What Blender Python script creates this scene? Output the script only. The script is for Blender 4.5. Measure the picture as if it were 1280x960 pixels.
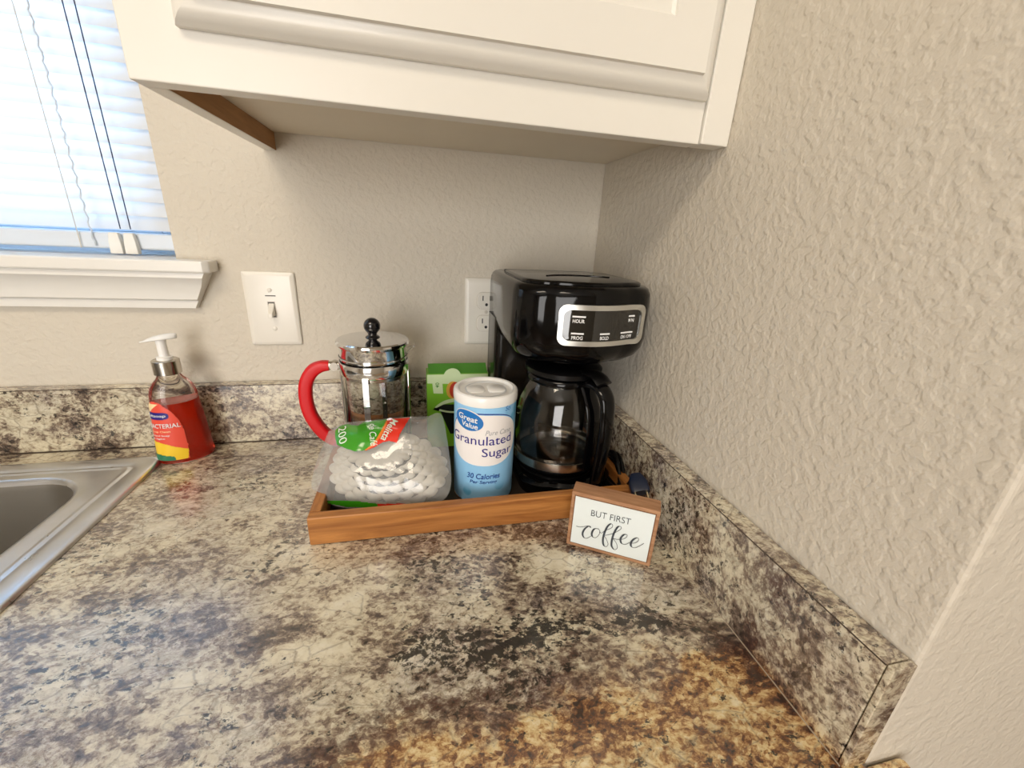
import bpy, bmesh, math, random
from mathutils import Vector, Matrix, noise
random.seed(7)
SC = bpy.context.scene
for o in list(bpy.data.objects): bpy.data.objects.remove(o)
COL = SC.collection
PI = math.pi

# ------------------------------------------------------------------ camera
YAW, PITCH, ROLL = 0.2371680, 0.3480588, 0.0543173
cf = Vector((math.sin(YAW)*math.cos(PITCH), math.cos(YAW)*math.cos(PITCH), -math.sin(PITCH)))
cr = Vector((math.cos(YAW), -math.sin(YAW), 0)); cu = cr.cross(cf)
r2 = math.cos(ROLL)*cr + math.sin(ROLL)*cu; u2 = -math.sin(ROLL)*cr + math.cos(ROLL)*cu
camd = bpy.data.cameras.new('camera'); cam = bpy.data.objects.new('camera', camd); COL.objects.link(cam)
cam.matrix_world = Matrix(((r2.x,u2.x,-cf.x,-0.309452),(r2.y,u2.y,-cf.y,-0.712734),(r2.z,u2.z,-cf.z,0.349244),(0,0,0,1)))
camd.sensor_width = 36; camd.lens = 515.863/1280*36; camd.clip_start = .01
SC.camera = cam

# ------------------------------------------------------------------ light and exposure
SC.view_settings.view_transform = 'Standard'; SC.view_settings.look = 'None'
SC.view_settings.gamma = 1; SC.view_settings.use_curve_mapping = False
SC.view_settings.exposure = 0.46
W = bpy.data.worlds.new('world'); SC.world = W; W.use_nodes = True
bg = W.node_tree.nodes['Background']; bg.inputs[0].default_value = (.40,.66,1,1); bg.inputs[1].default_value = 8.6
def area(name, loc, target, sx, sy, power, col, portal=False):
    l = bpy.data.lights.new(name, 'AREA'); l.shape = 'RECTANGLE'; l.size = sx; l.size_y = sy
    l.energy = power; l.color = col
    o = bpy.data.objects.new(name, l); COL.objects.link(o); o.location = loc
    o.rotation_euler = (Vector(target)-Vector(loc)).to_track_quat('-Z','Y').to_euler()
    if portal: l.cycles.is_portal = True
    return o
area('ceiling_light', (-1.0,-1.45,1.50), (-1.0,-1.45,0), .9, .5, 14, (1,.86,.68))
area('rear_daylight_fill', (-1.25,-3.3,.35), (-.5,0,.25), 1.6, 1.7, 52, (1,.975,.95))  # added rear fill light for an unseen bright opening; no patio door is built
area('window_portal', (-1.15,.135,.70), (-1.15,-1,.70), 1.02, .84, 1, (1,1,1), True)

# ------------------------------------------------------------------ materials
MATS = {}
def newmat(name):
    m = bpy.data.materials.new(name); m.use_nodes = True
    nt = m.node_tree; b = nt.nodes['Principled BSDF']; MATS[name] = m
    return m, nt, b
def s2l(c): return tuple((x/12.92 if x <= .04045 else ((x+.055)/1.055)**2.4) for x in (v/255 for v in c))+(1,)
def simple(name, col, rough=.5, metal=0, var=.06, scale=60, bump=0, coat=0, **kw):
    m, nt, b = newmat(name); N = nt.nodes; L = nt.links
    c = s2l(col); geo = N.new('ShaderNodeTexCoord'); nz = N.new('ShaderNodeTexNoise')
    nz.inputs['Scale'].default_value = scale; nz.inputs['Detail'].default_value = 4
    L.new(geo.outputs['Object'], nz.inputs['Vector'])
    mx = N.new('ShaderNodeMix'); mx.data_type = 'RGBA'
    mx.inputs[6].default_value = tuple(v*(1-var) for v in c[:3])+(1,); mx.inputs[7].default_value = tuple(min(1,v*(1+var)) for v in c[:3])+(1,)
    L.new(nz.outputs['Fac'], mx.inputs[0]); L.new(mx.outputs[2], b.inputs['Base Color'])
    b.inputs['Roughness'].default_value = rough; b.inputs['Metallic'].default_value = metal
    b.inputs['Coat Weight'].default_value = coat
    if bump:
        bp = N.new('ShaderNodeBump'); bp.inputs['Strength'].default_value = 1; bp.inputs['Distance'].default_value = bump
        L.new(nz.outputs['Fac'], bp.inputs['Height']); L.new(bp.outputs[0], b.inputs['Normal'])
    for k, v in kw.items(): b.inputs[k.replace('_',' ')].default_value = v
    return m
def ramp(nt, fac, stops, interp='LINEAR'):
    r = nt.nodes.new('ShaderNodeValToRGB'); r.color_ramp.interpolation = interp
    el = r.color_ramp.elements
    while len(el) < len(stops): el.new(.5)
    for e, (p, c) in zip(el, stops): e.position = p; e.color = c if len(c) == 4 else tuple(c)+(1,)
    nt.links.new(fac, r.inputs[0]); return r.outputs[0]
def noise_n(nt, vec, scale, detail=4, rough=.5, dist=0):
    n = nt.nodes.new('ShaderNodeTexNoise'); n.inputs['Scale'].default_value = scale
    n.inputs['Detail'].default_value = detail; n.inputs['Roughness'].default_value = rough; n.inputs['Distortion'].default_value = dist
    nt.links.new(vec, n.inputs['Vector']); return n
def math_n(nt, op, a, b=None, clamp=False):
    n = nt.nodes.new('ShaderNodeMath'); n.operation = op; n.use_clamp = clamp
    for i, v in enumerate((a, b)):
        if v is None: continue
        if isinstance(v, (int, float)): n.inputs[i].default_value = v
        else: nt.links.new(v, n.inputs[i])
    return n.outputs[0]
def mix_n(nt, fac, a, b):
    n = nt.nodes.new('ShaderNodeMix'); n.data_type = 'RGBA'
    for i, v in ((0, fac), (6, a), (7, b)):
        if isinstance(v, (tuple, float, int)): n.inputs[i].default_value = v
        else: nt.links.new(v, n.inputs[i])
    return n.outputs[2]

def wall_mat(name, col, depth=.0008):
    m, nt, b = newmat(name); g = nt.nodes.new('ShaderNodeNewGeometry'); P = g.outputs['Position']
    n1 = noise_n(nt, P, 115, 2, .45, .1); n2 = noise_n(nt, P, 260, 3, .55); n3 = noise_n(nt, P, 4, 3)
    pl = ramp(nt, n1.outputs['Fac'], [(.42,(0,0,0)),(.60,(1,1,1))])
    h = math_n(nt, 'ADD', math_n(nt, 'MULTIPLY', pl, .55), math_n(nt, 'MULTIPLY', n2.outputs['Fac'], .55))
    bp = nt.nodes.new('ShaderNodeBump'); bp.inputs['Strength'].default_value = 1; bp.inputs['Distance'].default_value = depth
    nt.links.new(h, bp.inputs['Height']); nt.links.new(bp.outputs[0], b.inputs['Normal'])
    c = s2l(col); c2 = tuple(v*.93 for v in c[:3])+(1,)
    nt.links.new(mix_n(nt, n3.outputs['Fac'], c, c2), b.inputs['Base Color']); b.inputs['Roughness'].default_value = .62
    return m
wall_mat('wall_paint', (213,205,190)); 
wall_mat('ceiling_paint', (235,232,224))

def granite():
    m, nt, b = newmat('granite_laminate'); L = nt.links
    g = nt.nodes.new('ShaderNodeNewGeometry'); P = g.outputs['Position']
    # gentle stretch along the veining and a warp of the coordinates
    mp = nt.nodes.new('ShaderNodeMapping'); L.new(P, mp.inputs[0]); mp.inputs['Rotation'].default_value = (0,0,math.radians(38)); mp.inputs['Scale'].default_value = (1.0,1.45,1.2)
    wn = noise_n(nt, mp.outputs[0], 16, 4, .6)
    vm = nt.nodes.new('ShaderNodeVectorMath'); vm.operation = 'MULTIPLY_ADD'
    L.new(wn.outputs['Color'], vm.inputs[0]); vm.inputs[1].default_value = (.022,)*3; L.new(mp.outputs[0], vm.inputs[2])
    Q = vm.outputs[0]
    fine = noise_n(nt, Q, 84, 12, .80); mid = noise_n(nt, Q, 17, 8, .62); big = noise_n(nt, Q, 7.5, 5, .6)
    sp = noise_n(nt, Q, 100, 11, .76); pk = noise_n(nt, P, 118, 8, .7)
    def blob(x, y, rx, ry, deg, amp):
        k = nt.nodes.new('ShaderNodeMapping'); k.vector_type = 'TEXTURE'
        k.inputs['Location'].default_value = (x,y,0); k.inputs['Rotation'].default_value = (0,0,math.radians(deg)); k.inputs['Scale'].default_value = (rx,ry,1)
        pz = nt.nodes.new('ShaderNodeVectorMath'); pz.operation = 'MULTIPLY'; pz.inputs[1].default_value = (1,1,0); L.new(wp, pz.inputs[0])
        L.new(pz.outputs[0], k.inputs[0]); gr = nt.nodes.new('ShaderNodeTexGradient'); gr.gradient_type = 'QUADRATIC_SPHERE'
        L.new(k.outputs[0], gr.inputs[0]); return math_n(nt, 'MULTIPLY', gr.outputs['Fac'], amp)
    wv = nt.nodes.new('ShaderNodeVectorMath'); wv.operation = 'MULTIPLY_ADD'; wn2 = noise_n(nt, P, 24, 6, .65)
    sb = nt.nodes.new('ShaderNodeVectorMath'); sb.operation = 'SUBTRACT'; L.new(wn2.outputs['Color'], sb.inputs[0]); sb.inputs[1].default_value = (.5,.5,.5)
    L.new(sb.outputs[0], wv.inputs[0]); wv.inputs[1].default_value = (.10,)*3; L.new(P, wv.inputs[2]); wp = wv.outputs[0]
    def total(bl):
        s = None
        for a in bl:
            v = blob(*a); s = v if s is None else math_n(nt, 'ADD', s, v)
        return s
    # base: taupe, grey, cream
    v = math_n(nt, 'ADD', math_n(nt, 'MULTIPLY', fine.outputs['Fac'], .52), math_n(nt, 'MULTIPLY', mid.outputs['Fac'], .48))
    flk = nt.nodes.new('ShaderNodeTexVoronoi'); flk.inputs['Scale'].default_value = 210; L.new(Q, flk.inputs['Vector'])
    fs_ = nt.nodes.new('ShaderNodeSeparateXYZ'); L.new(flk.outputs['Color'], fs_.inputs[0])
    v = math_n(nt, 'ADD', v, math_n(nt, 'MULTIPLY', math_n(nt, 'SUBTRACT', fs_.outputs['X'], .5), .075))
    creamz = total([(-.385,-.378,.06,.035,30,.16),(-.318,-.462,.05,.03,20,.20),(-.16,-.365,.11,.03,-35,.12),(-.06,-.43,.05,.03,-40,.14),(-.56,-.20,.2,.12,40,.07),(-.40,-.43,.05,.03,20,.14),(-.58,-.38,.08,.025,45,.12),
                    (-.45,-.30,.09,.03,35,.12),(-.03,-.38,.1,.03,90,.08)])
    darkz = total([(-.225,-.446,.14,.050,4,.72),(-.315,-.440,.065,.034,25,.6),(-.115,-.448,.10,.045,10,.70),(-.035,-.425,.035,.022,0,.5),(-.325,-.368,.012,.010,0,.65),(-.20,-.37,.05,.02,30,.2),
                   (-.27,-.40,.05,.02,-20,.22),(-.30,-.335,.10,.02,10,.18),(-.0,-.33,.1,.04,90,.2),(-.50,-.33,.07,.02,35,.22),(-.60,-.16,.08,.02,35,.16),(-.1,-.36,.02,.012,0,.35),(-.37,-.48,.05,.02,30,.2)])
    xg = nt.nodes.new('ShaderNodeSeparateXYZ'); L.new(P, xg.inputs[0])
    drift = math_n(nt, 'MULTIPLY', math_n(nt, 'ADD', xg.outputs['X'], .42), 2.2, True)
    v2 = math_n(nt, 'SUBTRACT', math_n(nt, 'ADD', v, creamz), math_n(nt, 'MULTIPLY', drift, .016))
    base = ramp(nt, v2, [(.370,s2l((44,38,35))),(.418,s2l((92,78,68))),(.462,s2l((138,122,106))),(.492,s2l((178,165,143))),(.522,s2l((206,196,170))),(.575,s2l((221,213,188))),(.68,s2l((230,224,204)))])
    # grey-mauve drifts
    gm = ramp(nt, big.outputs['Fac'], [(.46,(0,0,0)),(.60,(1,1,1))])
    base = mix_n(nt, math_n(nt, 'MULTIPLY', gm, .42), base, ramp(nt, fine.outputs['Fac'], [(.40,s2l((50,45,46))),(.50,s2l((136,124,122))),(.58,s2l((212,204,196)))]))
    # brown speckle
    br = ramp(nt, pk.outputs['Fac'], [(.56,(0,0,0)),(.66,(1,1,1))])
    base = mix_n(nt, math_n(nt, 'MULTIPLY', br, .55), base, s2l((112,84,62)))
    # amber field towards the front right
    sx = nt.nodes.new('ShaderNodeSeparateXYZ'); L.new(wp, sx.inputs[0])
    am = math_n(nt, 'MULTIPLY', math_n(nt, 'SUBTRACT', -.487, sx.outputs['Y']), 34, True)
    hump = total([(-.07,-.50,.10,.04,0,.9)])
    am = math_n(nt, 'ADD', am, hump, True)
    ax = math_n(nt, 'MULTIPLY', math_n(nt, 'ADD', sx.outputs['X'], .43), 14, True)
    am = math_n(nt, 'MULTIPLY', am, ax)
    zm = nt.nodes.new('ShaderNodeSeparateXYZ'); L.new(P, zm.inputs[0])
    am = math_n(nt, 'MULTIPLY', am, math_n(nt, 'SUBTRACT', 1, math_n(nt, 'MULTIPLY', zm.outputs['Z'], 60, True)))
    amb = ramp(nt, v, [(.40,s2l((44,28,20))),(.45,s2l((92,54,32))),(.49,s2l((140,94,50))),(.52,s2l((190,150,94))),(.565,s2l((222,198,144))),(.66,s2l((236,226,192)))])
    base = mix_n(nt, math_n(nt, 'MULTIPLY', am, .92), base, amb)
    # reddish-brown rim where the amber starts
    rim = total([(-.25,-.487,.20,.04,-2,2.0),(-.02,-.500,.09,.032,-45,1.9),(-.36,-.505,.12,.04,20,1.8),(-.12,-.555,.16,.03,5,1.0)])
    rm = math_n(nt, 'MULTIPLY', ramp(nt, sp.outputs['Fac'], [(.42,(0,0,0)),(.58,(1,1,1))]), rim, True)
    base = mix_n(nt, math_n(nt, 'MULTIPLY', rm, .8), base, s2l((76,46,36)))
    # black mineral clusters
    dk = math_n(nt, 'ADD', sp.outputs['Fac'], math_n(nt, 'MULTIPLY', darkz, .27))
    big2 = noise_n(nt, P, 9, 4, .6)
    dk = math_n(nt, 'ADD', dk, math_n(nt, 'MULTIPLY', math_n(nt, 'SUBTRACT', big2.outputs['Fac'], .5), .42))
    dkm = ramp(nt, dk, [(.580,(0,0,0)),(.605,(1,1,1))])
    base = mix_n(nt, math_n(nt, 'MULTIPLY', dkm, .94), base, s2l((26,23,23)))
    # hairline cracks in the pale patches
    vo = nt.nodes.new('ShaderNodeTexVoronoi'); vo.feature = 'DISTANCE_TO_EDGE'; vo.inputs['Scale'].default_value = 34; L.new(Q, vo.inputs['Vector'])
    cr_ = ramp(nt, vo.outputs['Distance'], [(.0,(1,1,1)),(.045,(0,0,0))])
    cm = math_n(nt, 'MULTIPLY', cr_, ramp(nt, mid.outputs['Fac'], [(.46,(0,0,0)),(.56,(1,1,1))]))
    base = mix_n(nt, math_n(nt, 'MULTIPLY', cm, .5), base, s2l((96,84,72)))
    L.new(base, b.inputs['Base Color']); b.inputs['Roughness'].default_value = .24
    b.inputs['Specular IOR Level'].default_value = .4; b.inputs['Coat Weight'].default_value = 1; b.inputs['Coat Roughness'].default_value = .17; b.inputs['Coat IOR'].default_value = 1.75
    rr = math_n(nt, 'ADD', math_n(nt, 'MULTIPLY', fine.outputs['Fac'], .10), .20); L.new(rr, b.inputs['Roughness'])
    bp = nt.nodes.new('ShaderNodeBump'); bp.inputs['Distance'].default_value = .0003; bp.inputs['Strength'].default_value = .6
    L.new(pk.outputs['Fac'], bp.inputs['Height']); L.new(bp.outputs[0], b.inputs['Normal'])
granite()

def wood(name, c1, c2, scale=(3,40,40), rough=.42):
    m, nt, b = newmat(name); t = nt.nodes.new('ShaderNodeTexCoord')
    mp = nt.nodes.new('ShaderNodeMapping'); mp.inputs['Scale'].default_value = scale; nt.links.new(t.outputs['Object'], mp.inputs[0])
    n = noise_n(nt, mp.outputs[0], 2.2, 8, .62, .6)
    nt.links.new(ramp(nt, n.outputs['Fac'], [(.34,s2l(c2)),(.66,s2l(c1))]), b.inputs['Base Color']); b.inputs['Roughness'].default_value = rough
    bp = nt.nodes.new('ShaderNodeBump'); bp.inputs['Distance'].default_value = .0003; nt.links.new(n.outputs['Fac'], bp.inputs['Height']); nt.links.new(bp.outputs[0], b.inputs['Normal'])
wood('tray_wood', (196,134,70), (138,82,36))
wood('tray_wood_side', (196,134,70), (138,82,36), (40,3,40))
wood('sign_wood', (186,142,106), (150,106,74), (8,70,70), .75)
wood('raw_wood', (176,130,84), (140,98,58), (30,3,30), .7)
simple('cabinet_paint', (228,225,216), .32, var=.02, scale=8, bump=.00015)
simple('cabinet_underside', (226,216,196), .5, var=.03, scale=20)
simple('trim_paint', (232,230,224), .30, var=.02)
simple('vinyl_white', (212,220,230), .3, var=.02)
simple('plate_plastic', (232,228,218), .28, var=.01)
simple('plate_recess', (206,200,188), .4, var=.02)
simple('black_slot', (22,20,18), .6)
simple('grey_ink', (96,92,88), .6)
simple('floor_wood', (120,92,66), .4, var=.3, scale=8)
simple('maker_black', (5,5,6), .09, var=.02, Specular_IOR_Level=.26)
simple('maker_black_satin', (9,9,10), .30, var=.02, Specular_IOR_Level=.3)
simple('maker_side', (14,12,9), .20, var=.03, Specular_IOR_Level=.35)
simple('display_black', (7,8,7), .05, coat=1)
simple('silver_bezel', (206,206,200), .30, metal=.85, var=.02)
simple('print_white', (232,234,234), .5, var=.0)
simple('chrome', (225,225,226), .06, metal=1, var=.01)
simple('chrome_brushed', (196,190,180), .22, metal=1, var=.02)
simple('black_plastic', (14,14,18), .18, var=.02, coat=.3)
simple('red_plastic', (205,8,20), .42, var=.02)
simple('tray_floor', (40,32,26), .6, var=.2)
simple('navy_plug', (28,38,62), .35)
simple('brass', (220,205,170), .2, metal=1)
simple('white_plastic', (240,240,238), .25, var=.01, Subsurface_Weight=0.0)
simple('lid_groove', (204,208,212), .4, var=.01)
simple('label_oval_white', (238,234,232), .4, var=.01)
simple('logo_blue', (18,112,190), .35, var=.02)
simple('text_navy', (38,26,128), .45, var=0)
simple('text_blue', (24,70,150), .45, var=0)
simple('text_grey', (168,168,172), .45, var=0)
simple('line_blue', (34,62,150), .45, var=0)
simple('carton_green', (112,170,38), .4, var=.05, scale=30)
simple('carton_dark_green', (66,132,36), .4, var=.05)
simple('carton_pale', (196,214,170), .4, var=.03)
simple('carton_black', (22,26,20), .35, var=.3, scale=40)
simple('carton_red', (168,50,26), .4, var=.25, scale=90)
simple('carton_gold', (196,150,60), .4, var=.1)
simple('bag_green', (58,150,24), .22, var=.10, scale=40, coat=.4)
simple('bag_red', (226,52,34), .22, var=.10, scale=40, coat=.4)
simple('bag_orange', (238,130,48), .25, var=.05)
simple('bag_text', (226,238,218), .4, var=0)
simple('paper_white', (240,230,214), .8, var=.03, scale=150, bump=.0002)
simple('sign_face', (226,234,234), .55, var=.02)
simple('sign_ink', (62,68,76), .6, var=0)
simple('soap_label', (232,84,66), .35, var=.04)
simple('soap_yellow', (246,206,50), .35, var=.06)
simple('soap_green', (40,124,92), .35, var=.06)
simple('soap_cream', (248,222,170), .35, var=.03)
simple('cord_navy', (40,46,80), .5)
simple('base_paint', (222,216,202), .4, var=.02)

def steel():
    m, nt, b = newmat('sink_steel'); t = nt.nodes.new('ShaderNodeNewGeometry')
    n2 = noise_n(nt, t.outputs['Position'], 26, 4)
    nt.links.new(ramp(nt, n2.outputs['Fac'], [(.3,s2l((206,209,213))),(.7,s2l((220,222,226)))]), b.inputs['Base Color'])
    b.inputs['Metallic'].default_value = 1; nt.links.new(math_n(nt,'ADD',math_n(nt,'MULTIPLY',n2.outputs['Fac'],.10),.24), b.inputs['Roughness'])
steel()
simple('bowl_steel', (150,145,136), .45, metal=.85, var=.06, scale=20)
def canister():
    # pale blue printed wrap with soft darker blue fruit-like blots
    m, nt, b = newmat('canister_blue'); t = nt.nodes.new('ShaderNodeTexCoord')
    v = nt.nodes.new('ShaderNodeTexVoronoi'); v.inputs['Scale'].default_value = 48; nt.links.new(t.outputs['Object'], v.inputs['Vector'])
    n = noise_n(nt, t.outputs['Object'], 20, 3)
    sp = nt.nodes.new('ShaderNodeSeparateXYZ'); nt.links.new(t.outputs['Object'], sp.inputs[0])
    up = math_n(nt, 'MULTIPLY', math_n(nt, 'SUBTRACT', sp.outputs['Z'], .108), 60, True)
    dn = math_n(nt, 'MULTIPLY', math_n(nt, 'SUBTRACT', .034, sp.outputs['Z']), 60, True)
    k = math_n(nt, 'MULTIPLY', ramp(nt, v.outputs['Distance'], [(.34,(1,1,1)),(.42,(0,0,0))]), math_n(nt, 'ADD', up, dn, True))
    k = math_n(nt, 'MULTIPLY', k, ramp(nt, n.outputs['Fac'], [(.42,(0,0,0)),(.5,(1,1,1))]))
    c = mix_n(nt, math_n(nt,'MULTIPLY',k,.8), s2l((150,206,246)), s2l((84,176,222)))
    nt.links.new(c, b.inputs['Base Color']); b.inputs['Roughness'].default_value = .38
canister()
def glass(name, col=(1,1,1,1), rough=0, ior=1.45):
    m, nt, b = newmat(name); b.inputs['Base Color'].default_value = col
    b.inputs['Transmission Weight'].default_value = 1; b.inputs['Roughness'].default_value = rough; b.inputs['IOR'].default_value = ior
    n = noise_n(nt, nt.nodes.new('ShaderNodeTexCoord').outputs['Object'], 30, 2)
    bp = nt.nodes.new('ShaderNodeBump'); bp.inputs['Distance'].default_value = .00004; nt.links.new(n.outputs['Fac'], bp.inputs['Height']); nt.links.new(bp.outputs[0], b.inputs['Normal'])
    return m
glass('clear_glass', (.97,.98,.98,1)); glass('carafe_glass', (.93,.92,.90,1))
glass('soap_plastic', (.98,.97,.95,1), .03, 1.3)
simple('soap_liquid', (222,44,16), .08, var=.03, Transmission_Weight=.55, IOR=1.34)
def film(name, tint, alpha, rough=.08, white=.10, bump=.0009, scale=34):
    # thin clear plastic film: mostly transparent, a little milky, glossy wrinkles
    m, nt, b = newmat(name); L = nt.links; out = nt.nodes['Material Output']
    tr = nt.nodes.new('ShaderNodeBsdfTransparent'); tr.inputs[0].default_value = tint
    gl = nt.nodes.new('ShaderNodeBsdfGlossy'); gl.inputs['Roughness'].default_value = rough
    df = nt.nodes.new('ShaderNodeBsdfDiffuse'); df.inputs[0].default_value = (.85,.86,.86,1)
    n = noise_n(nt, nt.nodes.new('ShaderNodeTexCoord').outputs['Object'], scale, 4, .6, 1.2)
    bp = nt.nodes.new('ShaderNodeBump'); bp.inputs['Distance'].default_value = bump; L.new(n.outputs['Fac'], bp.inputs['Height'])
    L.new(bp.outputs[0], gl.inputs['Normal']); L.new(bp.outputs[0], df.inputs['Normal'])
    lw = nt.nodes.new('ShaderNodeFresnel'); lw.inputs[0].default_value = 1.5; L.new(bp.outputs[0], lw.inputs['Normal'])
    a = nt.nodes.new('ShaderNodeMixShader'); a.inputs[0].default_value = white; L.new(tr.outputs[0], a.inputs[1]); L.new(df.outputs[0], a.inputs[2])
    c = nt.nodes.new('ShaderNodeMixShader'); L.new(math_n(nt,'ADD',math_n(nt,'MULTIPLY',lw.outputs[0],1.0),alpha,True), c.inputs[0]); L.new(a.outputs[0], c.inputs[1]); L.new(gl.outputs[0], c.inputs[2])
    L.new(c.outputs[0], out.inputs[0])
film('bag_film', (.96,.97,.97,1), .015, .10, .20, .0004, 26)
film('window_glass', (.94,.97,.98,1), .0, .01, 0, .0)
def slatmat():
    m, nt, b = newmat('blind_slat'); L = nt.links; out = nt.nodes['Material Output']
    d = nt.nodes.new('ShaderNodeBsdfDiffuse'); d.inputs[0].default_value = s2l((236,236,234)); t = nt.nodes.new('ShaderNodeBsdfTranslucent'); t.inputs[0].default_value = s2l((232,236,242))
    n = noise_n(nt, nt.nodes.new('ShaderNodeTexCoord').outputs['Object'], 12, 2); L.new(mix_n(nt, n.outputs['Fac'], s2l((232,232,230)), s2l((240,240,238))), d.inputs[0])
    x = nt.nodes.new('ShaderNodeMixShader'); x.inputs[0].default_value = .30; L.new(d.outputs[0], x.inputs[1]); L.new(t.outputs[0], x.inputs[2]); L.new(x.outputs[0], out.inputs[0])
slatmat()
def papermat():
    m, nt, b = newmat('filter_paper'); L = nt.links; out = nt.nodes['Material Output']
    d = nt.nodes.new('ShaderNodeBsdfDiffuse'); t = nt.nodes.new('ShaderNodeBsdfTranslucent'); t.inputs[0].default_value = s2l((246,238,224))
    n = noise_n(nt, nt.nodes.new('ShaderNodeTexCoord').outputs['Object'], 60, 3); L.new(mix_n(nt, n.outputs['Fac'], s2l((240,232,218)), s2l((250,246,238))), d.inputs[0])
    x = nt.nodes.new('ShaderNodeMixShader'); x.inputs[0].default_value = .25; L.new(d.outputs[0], x.inputs[1]); L.new(t.outputs[0], x.inputs[2]); L.new(x.outputs[0], out.inputs[0])
papermat()

# ------------------------------------------------------------------ mesh helpers
def link(name, me, parent=None):
    o = bpy.data.objects.new(name, me); COL.objects.link(o)
    if parent is not None: o.parent = parent
    return o
def thing(name, label, cat, loc, rotz=0, group=None):
    o = bpy.data.objects.new(name, None); COL.objects.link(o); o.location = loc; o.rotation_euler = (0,0,rotz)
    o.empty_display_size = .02; o['label'] = label; o['category'] = cat
    if group: o['group'] = group
    return o
def structure(o): o['kind'] = 'structure'; return o
def build(name, vs, fs, mat, parent=None, smooth=None, bevel=0, seg=2, loc=None, world=False, mats=None, fm=None, solid=0):
    """one mesh object; world=True: vertices given in world space under an unrotated parent chain"""
    me = bpy.data.meshes.new(name); me.from_pydata([tuple(v) for v in vs], [], [tuple(f) for f in fs]); me.validate(); me.update()
    bm = bmesh.new(); bm.from_mesh(me); bmesh.ops.recalc_face_normals(bm, faces=bm.faces)
    if smooth is not None:
        for f in bm.faces: f.smooth = True
        for e in bm.edges:
            if len(e.link_faces) == 2 and e.calc_face_angle(0) > math.radians(smooth): e.smooth = False
    bm.to_mesh(me); bm.free()
    for k in (mats or [mat]): me.materials.append(MATS[k])
    if fm:
        for p, i in zip(me.polygons, fm): p.material_index = i
    o = link(name, me, parent)
    if world and parent is not None:
        off = Vector((0,0,0)); q = parent
        while q is not None: off += q.location; q = q.parent
        o.location = -off
    if loc is not None: o.location = loc
    if solid:
        s = o.modifiers.new('solid', 'SOLIDIFY'); s.thickness = solid; s.offset = -1
    if bevel:
        b = o.modifiers.new('bevel', 'BEVEL'); b.width = bevel; b.segments = seg; b.limit_method = 'ANGLE'; b.angle_limit = math.radians(38)
    return o
class G:
    def __init__(s): s.v = []; s.f = []
    def add(s, vs, fs):
        n = len(s.v); s.v += [tuple(v) for v in vs]; s.f += [tuple(i+n for i in f) for f in fs]; return s
    def box(s, x0, y0, z0, x1, y1, z1):
        return s.add([(x0,y0,z0),(x1,y0,z0),(x1,y1,z0),(x0,y1,z0),(x0,y0,z1),(x1,y0,z1),(x1,y1,z1),(x0,y1,z1)],
                     [(0,3,2,1),(4,5,6,7),(0,1,5,4),(1,2,6,5),(2,3,7,6),(3,0,4,7)])
    def loft(s, loops, cap0=True, cap1=True):
        n = len(loops[0]); vs = [p for l in loops for p in l]; fs = []
        for k in range(len(loops)-1):
            for i in range(n):
                j = (i+1) % n; fs.append((k*n+i, k*n+j, (k+1)*n+j, (k+1)*n+i))
        if cap0: fs.append(tuple(range(n-1,-1,-1)))
        if cap1: fs.append(tuple((len(loops)-1)*n+i for i in range(n)))
        return s.add(vs, fs)
    def lathe(s, prof, n=48, c=(0,0), cap0=True, cap1=True, a0=0):
        return s.loft([[(c[0]+r*math.cos(a0+2*PI*i/n), c[1]+r*math.sin(a0+2*PI*i/n), z) for i in range(n)] for r, z in prof], cap0, cap1)
    def tube(s, pts, rad, n=10, closed=False, flat=None):
        pts = [Vector(p) for p in pts]; loops = []; up = Vector((0,0,1))
        prev = None
        for i, p in enumerate(pts):
            a = pts[max(i-1,0)]; b = pts[min(i+1,len(pts)-1)]
            t = (b-a).normalized()
            if prev is None:
                x = t.cross(up)
                if x.length < 1e-3: x = t.cross(Vector((1,0,0)))
                x.normalize()
            else: x = (prev - t*prev.dot(t)).normalized()
            prev = x; y = t.cross(x)
            r = rad[i] if isinstance(rad, (list, tuple)) else rad
            fx, fy = flat if flat else (1,1)
            loops.append([p + x*math.cos(2*PI*k/n)*r*fx + y*math.sin(2*PI*k/n)*r*fy for k in range(n)])
        return s.loft(loops)
    def prism(s, poly, a, b, ax='z'):
        def P(u, v, w): return {'z':(u,v,w),'y':(u,w,v),'x':(w,u,v)}[ax]
        return s.loft([[P(u,v,a) for u,v in poly],[P(u,v,b) for u,v in poly]])
    def out(s, name, mat, parent=None, **k): return build(name, s.v, s.f, mat, parent, **k)
def bez(pts, n=8):
    """Catmull-Rom through points of any dimension"""
    out = []; P = [pts[0]] + list(pts) + [pts[-1]]
    for i in range(1, len(P)-2):
        for k in range(n):
            t = k/n; q = []
            for a, b, c, d in zip(P[i-1], P[i], P[i+1], P[i+2]):
                q.append(.5*((2*b)+(-a+c)*t+(2*a-5*b+4*c-d)*t*t+(-a+3*b-3*c+d)*t**3))
            out.append(tuple(q))
    out.append(tuple(pts[-1])); return out
def rrect(x0, y0, x1, y1, r, n=6):
    o = []
    for cx, cy, a in ((x1-r,y1-r,0),(x0+r,y1-r,90),(x0+r,y0+r,180),(x1-r,y0+r,270)):
        for k in range(n+1):
            t = math.radians(a+90*k/n); o.append((cx+r*math.cos(t), cy+r*math.sin(t)))
    return o
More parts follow.
